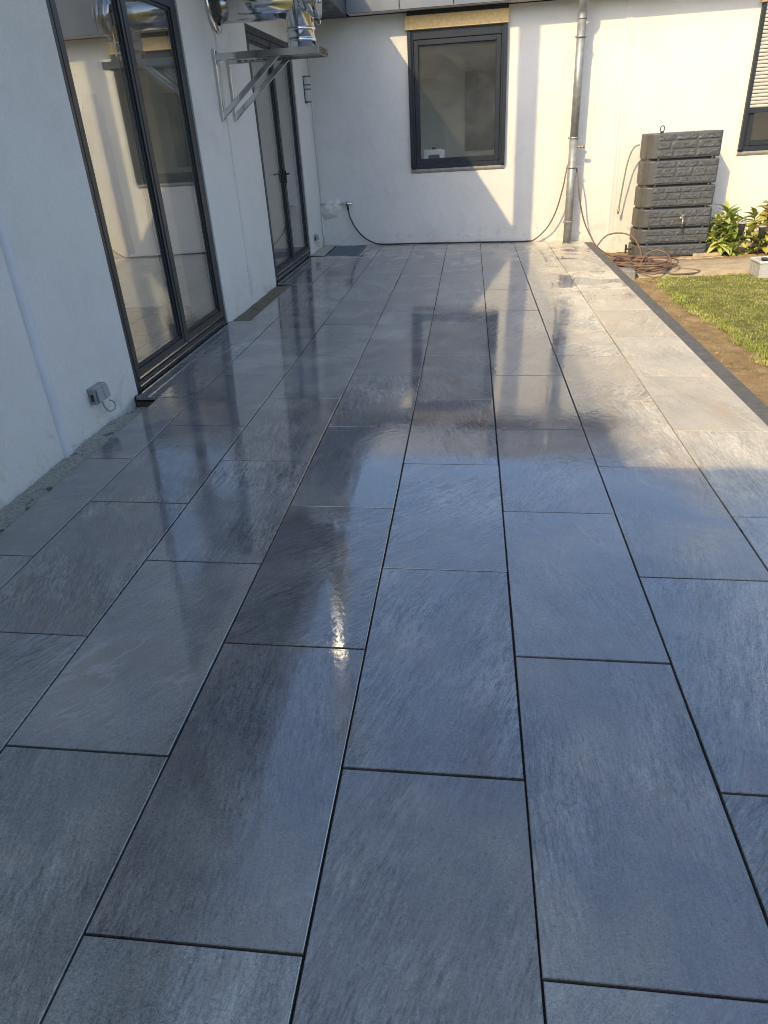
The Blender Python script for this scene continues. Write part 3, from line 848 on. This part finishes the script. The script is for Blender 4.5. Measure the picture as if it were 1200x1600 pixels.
# ------------------------------------------------------------------ flue on the left wall
FX, FY, FR = -1.17, 6.554, .126
fl = thing('chimney_flue', 'polished steel chimney flue with tee standing on a wall bracket', 'flue', (FX, FY, 2.205))
F_ = At(fl)
F_(MB().tube([(FX, FY, 2.21), (FX, FY, 2.95)], FR, 40), 'pipe', M['steel'])
F_(MB().tube([(FX, FY, 2.95), (FX, FY, 6.3)], FR, 40), 'pipe', M['satin'])
zt = 2.56
F_(MB().tube([(XL-.02, FY, zt+.01), (FX-.02, FY, zt)], FR+.008, 40), 'tee_pipe', M['steel'])
F_(MB().tube([(FX+.02, FY, zt), (FX+.155, FY, zt)], FR+.012, 40), 'tee_pipe', M['steel'])
cap = F_(MB().tube([(FX+.157, FY, zt), (FX+.185, FY, zt)], FR+.022, 40), 'end_cap', M['steel'])
F_(MB().box(FX+.185, FX+.2, FY-.03, FY+.03, zt-.03, zt+.03).box(FX+.15, FX+.19, FY-.018, FY+.018, zt-FR-.06, zt-FR-.028), 'latch', M['brushed'], parent=cap, bevel=.003)
F_(MB().lathe([(0, 0), (.19, 0), (.205, .004), (.205, .02), (.18, .03), (FR+.022, .034)], (XL-.001, FY, zt+.01), (1, 0, 0), 40), 'wall_rosette', M['steel'])
for z in (2.262, 2.345, 2.95, 4.3, 5.3):
    F_(MB().lathe([(FR, -.014), (FR+.006, -.012), (FR+.009, -.004), (FR+.009, .004), (FR+.006, .012), (FR, .014)], (FX, FY, z), n=40), 'clamp_band', M['steel'])
F_(MB().lathe([(.0, 6.52), (.20, 6.44), (.205, 6.435), (.2, 6.43), (0, 6.46)], (FX, FY, 0), n=32).box(FX-.006, FX+.006, FY-.11, FY-.1, 6.25, 6.45).box(FX-.006, FX+.006, FY+.1, FY+.11, 6.25, 6.45), 'rain_cap', M['steel'])

br = thing('wall_bracket', 'stainless triangular wall bracket carrying the chimney flue', 'bracket', (XL, FY, 1.7))
B_ = At(br)
for yb in (6.355, 6.753):
    h = .021
    B_(box(XL+.001, XL+.028, yb-h, yb+h, 1.67, 2.235), 'wall_bar', M['brushed'], bevel=.002)
    m = MB().box(XL+.03, -.985, yb-h, yb-h+.004, 2.146, 2.195).box(XL+.03, -.985, yb-h, yb+h, 2.195, 2.199).box(XL+.03, -.985, yb+h-.004, yb+h, 2.146, 2.195)
    m.box(XL+.03, -.985, yb-h+.004, yb-h+.012, 2.146, 2.150)
    B_(m, 'arm', M['brushed'])
    dx, dz = (-1.40)-(XL+.028), 2.146-1.73
    ln = math.hypot(dx, dz); nx, nz_ = -dz/ln, dx/ln
    t = .021
    p0 = (XL+.028, 1.735); p1 = (-1.375, 2.145)
    poly = [(p0[0], p0[1]-.045), (p0[0]+.028, p0[1]-.02), (p1[0]+.03, p1[1]), (p1[0]-.035, p1[1]), (p0[0], p0[1]+.012)]
    B_(MB().prism([(a, b2) for a, b2 in poly], 'y', yb-h+.001, yb+h-.001), 'strut', M['brushed'], bevel=.002)
B_(box(-.985, -.978, 6.33, 6.78, 2.142, 2.201), 'end_plate', M['brushed'], bevel=.001)
sl = MB()
for k in range(9):
    xx = -1.84+k*.062
    sl.box(xx, xx+.035, 6.753-.0225, 6.753-.0212, 2.157, 2.166)
B_(sl, 'slots', M['plastic_dark'])
bt = MB()
for yb in (6.355, 6.753):
    for z in (1.70, 2.21): bt.tube([(XL+.028, yb, z), (XL+.04, yb, z)], .011, 6)
B_(bt, 'bolts', M['zinc'])

# ------------------------------------------------------------------ downpipe
PX, PY, PR = 1.775, YB-.235, .0585
pb = fz(PX)
dp = thing('downpipe', 'galvanised zinc rain downpipe standing on the tiles at the back wall', 'downpipe', (PX, PY, pb))
P_ = At(dp)
P_(MB().tube([(PX, PY, pb+.002), (PX, PY, 1.30)], PR, 28), 'lower_pipe', M['zinc'])
P_(MB().tube([(PX, PY, 1.295), (PX, PY, 2.66)], PR-.003, 28), 'upper_pipe', M['zinc'])
P_(MB().tube(spline([(PX, PY, 2.66), (PX, PY, 2.72), (PX, PY-.02, 2.77), (PX, PY-.09, 2.85), (PX, PY-.12, 2.91), (PX, PY-.125, 3.0), (PX, PY-.125, 3.1)], 6), PR+.002, 28), 'offset_bend', M['zinc'])
P_(MB().lathe([(PR, 0), (PR+.014, 0), (PR+.014, .008), (PR, .014)], (PX, PY, pb+.001), n=28), 'foot_ring', M['zinc'])
for z in (.215, .93, 1.30, 2.47):
    c = P_(MB().lathe([(PR-.002, -.012), (PR+.006, -.012), (PR+.007, 0), (PR+.006, .012), (PR-.002, .012)], (PX, PY, z), n=28), 'collar', M['zinc'])
    P_(MB().box(PX+PR, PX+PR+.028, PY-.01, PY+.01, z-.011, z+.011).box(PX-PR-.022, PX-PR, PY-.008, PY+.008, z-.011, z+.011).tube([(PX, PY+PR, z), (PX, YB, z)], .006, 8), 'clamp_screw', M['zinc'], parent=c)
v = P_(MB().tube([(PX+PR-.01, PY, 1.185), (PX+.13, PY, 1.185)], .013, 10).tube([(PX+.10, PY, 1.185), (PX+.15, PY, 1.185)], .02, 10).tube([(PX+.085, PY, 1.185), (PX+.095, PY, 1.185)], .024, 8), 'valve', M['copper'])

# ------------------------------------------------------------------ hoses, tap in the corner
tp = thing('garden_tap', 'grey wall tap on the back wall in the corner with a hose', 'tap', (-1.53, YB, .59))
T_ = At(tp)
T_(MB().tube([(-1.53, YB, .593), (-1.53, YB-.055, .593)], .014, 10).tube([(-1.61, YB-.045, .593), (-1.445, YB-.045, .588)], .017, 12), 'body', M['brushed'])
T_(MB().tube([(-1.53, YB-.045, .6), (-1.53, YB-.045, .625)], .008, 8).box(-1.55, -1.51, YB-.05, YB-.04, .622, .63), 'handle', M['brushed'])
T_(MB().tube([(-1.52, YB-.045, .585), (-1.51, YB-.05, .50)], [.013, .017], 12), 'connector', M['plastic_dark'])
hz = .0
pts = [(-1.51, YB-.05, .50), (-1.49, YB-.055, .40), (-1.42, YB-.06, .25), (-1.30, YB-.065, .11), (-1.15, YB-.07, .02), (-1.0, YB-.07, fz(-1)+.012), (-.6, YB-.035, fz(-.6)+.010),
       (0, YB-.03, fz(0)+.010), (.6, YB-.03, fz(.6)+.010), (1.1, YB-.035, fz(1.1)+.011), (1.28, YB-.06, fz(1.3)+.018)]
h1 = MB().tube(spline(pts, 7), .0105, 8).build('garden_hose', M['hose_black'])
tag(h1, 'thin black hose running from the corner tap along the foot of the back wall', 'hose')
pts = [(1.285, YB-.06, fz(1.3)+.02), (1.38, YB-.10, .02), (1.50, YB-.15, .16), (1.60, YB-.19, .38), (1.67, YB-.22, .68), (1.70, YB-.20, .86), (1.735, PY+PR+.02, .98), (1.79, PY+PR+.025, 1.0), (1.85, PY+.05, .90),
       (1.875, PY-.05, .70), (1.92, PY-.03, .48), (2.0, PY+.0, .22), (2.10, PY-.02, .02), (2.19, PY-.12, -.12), (2.30, PY-.3, -.20), (2.42, 9.75, -.235), (2.5, 9.5, -.24)]
h2 = MB().tube(spline(pts, 7), .010, 8).build('garden_hose', M['hose_brown'])
tag(h2, 'brown hose slung over the downpipe and down to the coil', 'hose')
# coil heap
rc = random.Random(11); pts = []
cx, cy = 2.56, 9.02
turns = 9
for i in range(turns*14):
    t = i/14
    q = 2*pi*t
    rx = .30 + .10*sin(t*1.9) + rc.uniform(-.02, .02); ry = .36 + .10*cos(t*2.3)
    ox, oy = cx + .10*sin(t*.9), cy + .16*cos(t*1.1)
    zz = GZ + .05 + .012*t*.9 + .02*abs(sin(q*1.3+t))
    pts.append((ox+rx*cos(q), oy+ry*sin(q), zz))
h3 = MB().tube(spline(pts, 3), .0115, 7)
coil = h3.build('hose_coil', M['hose_brown'])
tag(coil, 'tangled heap of terracotta hose lying on the soil beside the kerb', 'hose')
# standing loops of the same heap
lp = thing('hose_loop', 'brown hose loop standing up in front of the water tank and out onto the grass', 'hose', (2.6, 9.2, GZ))
Lp = At(lp)
Lp(MB().tube(spline([(2.16, 10.1, -.13), (2.28, 10.12, .02), (2.45, 10.1, .065), (2.62, 10.0, .03), (2.70, 9.85, -.08), (2.71, 9.6, -.2), (2.66, 9.35, -.25)], 8), .011, 8), 'arch', M['hose_brown'])
Lp(MB().tube(spline([(2.60, 9.15, -.20), (2.70, 9.25, -.10), (2.82, 9.25, -.06), (2.93, 9.15, -.10), (2.94, 8.95, -.19), (2.86, 8.75, -.235), (2.70, 8.62, -.24)], 8), .011, 8), 'arch', M['hose_brown'])
Lp(MB().tube(spline([(2.70, 8.62, -.235), (2.9, 8.5, -.235), (3.12, 8.52, -.235), (3.22, 8.66, -.235), (3.12, 8.82, -.24), (2.92, 8.9, -.235)], 8), .010, 8), 'tail', M['hose_brown'])
cbk = box(2.215, 2.40, 8.45, 8.75, GZ-.03, GZ+.115).build('concrete_block', M['block'], bevel=.008)
tag(cbk, 'small grey concrete block at the kerb under the hose heap', 'block')

# ------------------------------------------------------------------ plaster lump and conduit in the corner
pm = MB(); vs = []; fs = []
n = 14
for j in range(n+1):
    for i in range(n+1):
        u, v_ = i/n*2-1, j/n*2-1
        r2 = u*u+v_*v_
        hgt = max(0, 1-r2)**.6
        x = -1.78+u*.17*(1+.2*mnoise.noise(Vector((v_*3, 1, 0)))); z = .52+v_*.13*(1+.3*mnoise.noise(Vector((u*3, 2, 0)))) + .03*u
        vs.append((x, YB-.0006-.055*hgt*(1+.6*mnoise.noise(Vector((u*4, v_*4, 7)))), z))
for j in range(n):
    for i in range(n):
        a = j*(n+1)+i; fs.append((a, a+1, a+n+2, a+n+1))
pp = MB().add(vs, fs, True).build('plaster_patch', M['plaster'])
tag(pp, 'rough white lump of filler plaster in the corner beside the tap', 'plaster patch')
cd = MB().tube([(XL+.02, YB-.03, .02), (XL+.02, YB-.03, .42)], .012, 8).tube([(XL+.022, YB-.03, .62), (XL+.022, YB-.03, 2.88)], .006, 8).tube([(-1.93, YB-.02, .60), (-1.62, YB-.03, .592)], .011, 8)
cdo = cd.build('wall_pipe', M['plastic_white'])
tag(cdo, 'thin pale pipe run up the inside corner of the walls', 'pipe')

# ------------------------------------------------------------------ wall lamp, sockets, vent
lt = thing('wall_lamp', 'half round wall lamp with two black rings beside the far door', 'lamp', (XL, 10.24, 2.08))
A_ = At(lt)
def half(mb, r0, r1, z0, z1, yc, n=12, dep=.8):
    vs = []; fs = []
    for r, z in ((r0, z0), (r1, z1)):
        for k in range(n+1):
            q = -pi/2+pi*k/n
            vs.append((XL+.012+cos(q)*r*1.1, yc+sin(q)*r, z))
    for k in range(n): fs.append((k, k+1, n+2+k, n+1+k))
    fs += [tuple(range(n+1)), tuple(range(n+1, 2*n+2)), (0, n, 2*n+1, n+1)]
    mb.add(vs, fs, False); return mb
A_(box(XL+.001, XL+.012, 10.24-.075, 10.24+.075, 1.925, 2.245), 'back_plate', M['plastic_dark'], bevel=.003)
A_(half(MB(), .058, .072, 1.935, 2.235, 10.24), 'shade', M['lamp_glass'])
for z, r in ((2.135, .0725), (2.085, .070), (1.934, .062), (2.236, .0755)):
    A_(half(MB(), r, r+.001, z, z+.012, 10.24), 'ring', M['plastic_dark'])
def socket(y, z, w, h, label, double):
    s = thing('power_socket', label, 'socket', (XL, y, z))
    S = At(s)
    S(box(XL+.001, XL+.05, y-w/2, y+w/2, z-h/2, z+h/2), 'housing', M['plastic_grey'], bevel=.006, seg=2)
    ks = (-1, 1) if double else (0,)
    for k in ks:
        yc = y+k*w*.235; ww = w*.44 if double else w*.8
        S(MB().prism([(XL+.052, z-h*.34), (XL+.068, z-h*.42), (XL+.062, z+h*.40), (XL+.052, z+h*.40)], 'y', yc-ww/2, yc+ww/2) if True else None, 'flap', M['plastic_grey'], bevel=.004)
    S(box(XL+.016, XL+.034, y-w/2-.002, y-w/2+.001, z-.03, z+.015), 'cable_entry', M['plastic_dark'])
    S(MB().tube(spline([(XL+.03, y+.01, z-h/2), (XL+.035, y+.02, z-h/2-.05), (XL+.045, y+.05, z-h/2-.085), (XL+.055, y+.10, z-h/2-.085), (XL+.05, y+.115, z-h/2-.05), (XL+.03, y+.10, z-h/2-.03)], 6), .005, 8), 'cable', M['plastic_grey'])
    return s
socket(3.045, .185, .15, .10, 'grey double outdoor socket low on the wall before the near door', True)
socket(9.93, .20, .085, .085, 'single grey outdoor socket low on the wall by the corner', False)
vt = thing('wall_vent', 'narrow white perforated vent strip low on the wall between doors', 'vent', (XL, 6.52, .19))
V_ = At(vt)
V_(box(XL+.0005, XL+.006, 6.47, 6.565, .06, .33), 'plate', M['plaster'], bevel=.002)
hl = MB()
for k in range(11): hl.box(XL+.0062, XL+.0072, 6.485, 6.55, .078+k*.023, .084+k*.023)
V_(hl, 'slots', M['plastic_grey'])

# ------------------------------------------------------------------ rain tank
TX0, TX1, TY0, TY1 = 2.66, 3.635, 9.90, 10.40
tk = thing('rain_tank', 'anthracite stone-look wall rain tank with brass tap on a wooden board', 'rain tank', ((TX0+TX1)/2, 10.15, -.26))
K_ = At(tk)
zs = [-.262, -.085, .125, .385, .665, .985, 1.312]
rt = random.Random(5)
K_(box(TX0+.05, TX1-.05, TY0+.06, TY1-.02, -.26, 1.28), 'core', M['tank'])
for i in range(6):
    z0, z1 = zs[i]+.012, zs[i+1]-.012
    dxx = .012*(5-i)*.5
    x0, x1 = TX0-.0+.004*i, TX1+.012*(5-i)/5*1.5
    # band with the left end drawn in and the front proud
    prof = [(x0+.01, TY1-.03), (x0, TY0+.14), (x0+.012, TY0+.075), (x0+.075, TY0+.016), (x0+.14, TY0), (x1-.03, TY0), (x1, TY0+.03), (x1, TY1-.03)]
    b1 = K_(MB().prism(prof, 'z', z0, z1), 'tank_band', M['tank'], bevel=.016, seg=2)
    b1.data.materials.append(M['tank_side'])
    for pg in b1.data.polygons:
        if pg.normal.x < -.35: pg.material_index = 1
    # stone blocks on the front
    rows = 3 if (z1-z0) > .24 else 2
    cuts = sorted(rt.uniform(.25, .75)/rows + k/rows for k in range(rows-1)) if rows > 1 else []
    cuts = [k/rows + rt.uniform(-.05, .05) for k in range(1, rows)]
    zr = [z0+.014] + [z0+(z1-z0)*c for c in cuts] + [z1-.014]
    for r in range(rows):
        xx = x0+.135
        while xx < x1-.03:
            w_ = rt.choice((.13, .17, .22, .28, .34))
            xe = xx+w_
            if x1-.02-xe < .10: xe = x1-.022
            # rough quarry-faced block
            nx, nzz = 10, 6; vs = []; fs = []; sd = rt.uniform(0, 100); tl = rt.uniform(-.9, .9)
            for j in range(nzz+1):
                for ii in range(nx+1):
                    u, v_ = ii/nx, j/nzz
                    px_ = xx+.0025+(xe-xx-.005)*u; pz_ = zr[r]+.002+(zr[r+1]-zr[r]-.004)*v_
                    edge = min(u, 1-u, v_*.6, (1-v_)*.6)
                    q = mnoise.noise(Vector((px_*17+pz_*13*tl+sd, pz_*26-px_*9*tl, sd)))
                    q2 = mnoise.noise(Vector((px_*42+sd, pz_*52, sd)))
                    q3 = mnoise.noise(Vector(((px_+pz_*1.1)*34+sd, (px_-pz_)*7, sd)))
                    hgt = (.009 + .006*q + .003*q2 + .006*q3) * min(1, .35+edge*9) if edge > 0 else -.003
                    vs.append((px_, TY0-.001-max(hgt, -.004), pz_))
            for j in range(nzz):
                for ii in range(nx):
                    a = j*(nx+1)+ii; fs.append((a, a+1, a+nx+2, a+nx+1))
            K_(MB().add(vs, fs, False), 'stone_block', M['tank'], parent=b1)
            xx = xe
    # spacers in the gap above
    if i < 5:
        for xa in (x0+.17, x1-.10):
            K_(MB().tube([(xa, TY0+.03, z1-.004), (xa, TY0+.03, zs[i+1]+.016)], .018, 10), 'spacer', M['tank'])
K_(MB().tube([(2.865+.028*cos(q*pi/10), 9.98, 1.352+.034*sin(q*pi/10)) for q in range(-3, 14)], .006, 8).tube([(2.865, 9.98, 1.30), (2.865, 9.98, 1.325)], .022, 12), 'lifting_ring', M['plastic_dark'])
tpx = 3.245
ft = K_(MB().tube([(tpx, TY0+.02, .245), (tpx, TY0-.09, .245)], .013, 12).tube([(tpx, TY0-.075, .25), (tpx, TY0-.085, .17)], [.012, .014], 12).lathe([(.0, -.012), (.026, -.012), (.026, -.004), (0, -.004)], (tpx, TY0-.005, .245), (0, -1, 0), 14), 'tap', M['brass'])
K_(MB().tube([(tpx, TY0-.06, .25), (tpx, TY0-.06, .295)], .008, 8).box(tpx-.03, tpx+.03, TY0-.066, TY0-.054, .29, .302), 'tap_handle', M['brass'], parent=ft, bevel=.003)
K_(MB().tube([(tpx, TY0-.085, .175), (tpx, TY0-.088, .12)], [.017, .02], 12), 'hose_nozzle', M['plastic_dark'], parent=ft)
K_(MB().tube([(TX0+.02, 10.12, -.16), (TX0-.06, 10.12, -.16)], .014, 10).box(TX0-.085, TX0-.06, 10.105, 10.135, -.22, -.10), 'side_valve', M['plastic_dark'], bevel=.003)
ho = thing('overflow_hose', 'thin grey hose hanging in a bow from the left side of the tank', 'hose', (2.6, 10.3, .3))
H_ = At(ho)
H_(MB().tube(spline([(2.67, 10.33, 1.17), (2.60, 10.34, 1.14), (2.55, 10.36, 1.02), (2.525, 10.38, .85), (2.51, 10.42, .62), (2.50, 10.45, .42), (2.495, 10.46, .33)], 8), .0105, 8), 'tube', M['hose_grey'])
H_(MB().tube([(2.496, 10.46, .345), (2.493, 10.465, .285)], [.017, .015], 10), 'copper_end', M['copper'])
wb = MB().prism([(2.86, 9.66), (3.86, 9.80), (3.83, 10.2), (2.75, 10.3)], 'z', GZ-.02, GZ+.028)
wb.prism([(3.45, 9.805), (3.84, 9.85), (3.83, 10.1), (3.5, 10.05)], 'z', GZ+.0285, GZ+.07)
wbo = wb.build('wooden_board', M['wood'], bevel=.006)
tag(wbo, 'pale wooden boards lying under the rain tank', 'board')
pth = MB(); n = 40; vs = []; fs = []
for i in range(n+1):
    x = 2.45+(5.2-2.45)*i/n
    for yy, zz in ((8.48, .012), (8.53, .048), (9.0, .055), (9.5, .045), (9.6, .012)):
        vs.append((x, yy+.02*mnoise.noise(Vector((x*6, yy*3, 0))), GZ+zz+.006*mnoise.noise(Vector((x*9, yy*9, 2)))))
for i in range(n):
    for k in range(4):
        a = i*5+k; fs.append((a, a+5, a+6, a+1))
pt = MB().add(vs, fs, True).build('path', M['concrete'])
tag(pt, 'sandy concrete strip in front of the tank and the shrubs', kind='structure')

# ------------------------------------------------------------------ shrubs
def leaf_mesh(name, ln, wd, mat, curl):
    vs = []; fs = []; n = 6
    for i in range(n+1):
        t = i/n
        w_ = wd*(sin(pi*min(1, t*.93+.05))**.8)*(1-.25*t)
        if i == n: w_ = .0008
        y = ln*t; z = curl*ln*(t*t) + .12*ln*t*(1-t)
        vs += [(-w_, y, z+w_*.35), (0, y, z), (w_, y, z+w_*.35)]
    for i in range(n):
        a = i*3; fs += [(a, a+1, a+4, a+3), (a+1, a+2, a+5, a+4)]
    me = bpy.data.meshes.new(name); me.from_pydata(vs, [], fs)
    me.polygons.foreach_set('use_smooth', [True]*len(fs)); me.materials.append(mat)
    return me
def shrub(x, y, label, mats, stems, seed, ln=.21):
    r = random.Random(seed)
    s = thing('shrub', label, 'shrub', (x, y, GZ))
    meshes = [leaf_mesh('leaf', ln*k, .035*k2, m, c) for m in mats for k, k2, c in ((1, 1.15, -.25), (.8, 1, -.1), (1.15, 1.3, -.45))]
    st = MB()
    for sx, sy, h, lean in stems:
        base = Vector((sx*.35, sy*.35, 0)); top = Vector((sx, sy, h))
        mid = base.lerp(top, .55) + Vector((r.uniform(-.03, .03), r.uniform(-.03, .03), .03))
        path = spline([base, mid, top], 5)
        st.tube(path, [.009-.005*i/(len(path)-1) for i in range(len(path))], 6)
        d = (top-mid).normalized()
        nl = r.randint(20, 24)
        for k in range(nl):
            # whorls: lower leaves droop, the top ones stand up
            t = k/(nl-1)
            p = top - d*(.16*(1-t)**1.2 + (.12 if r.random() < .3 else 0))
            az = k*2.399 + r.uniform(-.3, .3)
            el = radians(-25 + 85*t + r.uniform(-14, 14))
            o = bpy.data.objects.new('leaf', r.choice(meshes)); COL.objects.link(o); o.parent = s
            o.location = p
            o.rotation_euler = (el, r.uniform(-.35, .35), az)
            sc = r.uniform(.85, 1.3)*(1-.2*t); o.scale = (sc, sc, sc)
    st.build('stems', M['bark'], s)
    return s
shrub(3.90, 10.05, 'yellow green shrub with long pointed leaves right of the rain tank', [M['leaf_green']],
      [(0, .02, .60, 0), (-.12, -.02, .46, 0), (.14, -.03, .44, 0), (-.19, -.10, .28, 0), (.02, -.14, .30, 0), (-.10, -.16, .16, 0), (.20, -.12, .26, 0), (.10, .10, .50, 0), (.06, -.2, .14, 0), (-.24, .03, .36, 0), (-.05, .05, .36, 0), (.18, .0, .16, 0)], 21)
shrub(4.42, 10.05, 'shrub with yellow and reddish leaves at the right below the shuttered window', [M['leaf_mixed'], M['leaf_green']],
      [(0, .0, .56, 0), (-.16, -.02, .52, 0), (.14, -.03, .58, 0), (-.22, -.10, .34, 0), (.0, -.16, .40, 0), (-.10, -.18, .20, 0), (.22, -.12, .38, 0), (.10, -.2, .18, 0), (.28, 0, .5, 0), (.05, .1, .66, 0), (-.02, -.12, .12, 0)], 22, .17)
def solar_stake(x, y, z, label):
    s = thing('garden_light', label, 'garden light', (x, y, GZ), 'dark garden lights among the shrubs')
    S = At(s)
    S(MB().lathe([(.0, 0), (.030, 0), (.046, .13), (.046, .135), (0, .135)], (x, y, z), n=14), 'cup', M['plastic_dark'])
    S(MB().lathe([(.0, .136), (.052, .136), (.052, .148), (.04, .155), (0, .155)], (x, y, z), n=14), 'lid', M['plastic_grey'])
    S(MB().tube([(x, y, GZ-.05), (x, y, z)], .008, 8), 'stake', M['plastic_dark'])
solar_stake(4.03, 9.80, .02, 'dark tapered garden light among green leaves nearer the tank')
solar_stake(4.30, 9.80, -.035, 'dark tapered garden light among yellow leaves farther from the tank')

# ------------------------------------------------------------------ plastic box at the lawn edge
bx = thing('plastic_box', 'pale translucent plastic box with black perforated lid on the lawn edge', 'box', (3.86, 8.25, GZ+.045))
X_ = At(bx)
x0, x1, y0, y1, z0, z1 = 3.72, 4.10, 8.08, 8.40, GZ+.05, GZ+.235
X_(MB().box(x0, x0+.012, y0, y1, z0, z1).box(x1-.012, x1, y0, y1, z0, z1).box(x0+.012, x1-.012, y0, y0+.012, z0, z1).box(x0+.012, x1-.012, y1-.012, y1, z0, z1).box(x0+.012, x1-.012, y0+.012, y1-.012, z0, z0+.012), 'body', M['lamp_glass'], bevel=.003)
X_(MB().box(x0-.012, x1+.012, y0-.012, y0, z1-.02, z1+.004).box(x0-.012, x0, y0, y1, z1-.02, z1+.004).box(x0, x1, y1, y1+.012, z1-.02, z1+.004), 'rim', M['plastic_white'], bevel=.002)
lid = X_(box(x0+.10, x1-.02, y0+.02, y1-.03, z1-.012, z1+.002), 'lid', M['plastic_dark'], bevel=.003)
dots = MB()
for i in range(5):
    for j in range(3): dots.box(x0+.15+i*.055, x0+.172+i*.055, y0+.07+j*.08, y0+.095+j*.08, z1+.0022, z1+.004)
X_(dots, 'light_dots', M['plastic_white'], parent=lid)

# ------------------------------------------------------------------ things inside the rooms
pc = thing('wall_picture', 'large grey canvas picture seen through the back window', 'picture', (.65, YB+2.59, 1.6))
Q = At(pc)
Q(box(.24, 1.15, YB+2.56, YB+2.599, 1.15, 2.35), 'canvas', M['picture'])
ct = thing('sideboard', 'low white cabinet inside below the back window', 'cabinet', (.1, YB+.75, .05))
Q = At(ct)
Q(box(-.6, .75, YB+.55, YB+.98, .06, 1.06), 'carcass', M['plastic_white'], bevel=.004)
Q(box(-.62, .77, YB+.53, YB+1.0, 1.062, 1.09), 'top', M['room_floor'], bevel=.003)
ap = thing('kitchen_appliance', 'white box shaped appliance on the cabinet inside the back window', 'appliance', (-.22, YB+.72, 1.09))
Q = At(ap)
Q(box(-.38, -.05, YB+.58, YB+.86, 1.094, 1.24), 'housing', M['plastic_white'], bevel=.012, seg=2)
Q(MB().tube([(-.22, YB+.70, 1.24), (-.22, YB+.70, 1.27)], .03, 12), 'knob', M['plastic_dark'])
Q(box(-.30, -.13, YB+.574, YB+.58, 1.12, 1.17), 'panel', M['plastic_dark'])
def garment(x, y, w_, z0, z1, mat, label):
    vs = []; fs = []; n = 14
    s = thing('hanging_cloth', label, 'cloth', (x, y, z0))
    for z, k in ((z1, .5), (z1-.12, 1), (z0, 1.15)):
        for i in range(n+1):
            u = i/n*2-1
            for sd in (0,): vs.append((x+.03*sin(u*9+z), y+u*w_*k/2, z))
    m = n+1
    for j in range(2):
        for i in range(n): fs.append((j*m+i, j*m+i+1, (j+1)*m+i+1, (j+1)*m+i))
    o = At(s)(MB().add(vs, fs, True), 'cloth', mat)
    mod = o.modifiers.new('thick', 'SOLIDIFY'); mod.thickness = .02
garment(-2.75, 5.05, .34, .75, 2.0, M['teal'], 'teal cloth hanging behind the right leaf of the near door')
garment(-2.72, 5.42, .30, .65, 1.9, M['mauve'], 'mauve cloth hanging behind the right leaf of the near door')
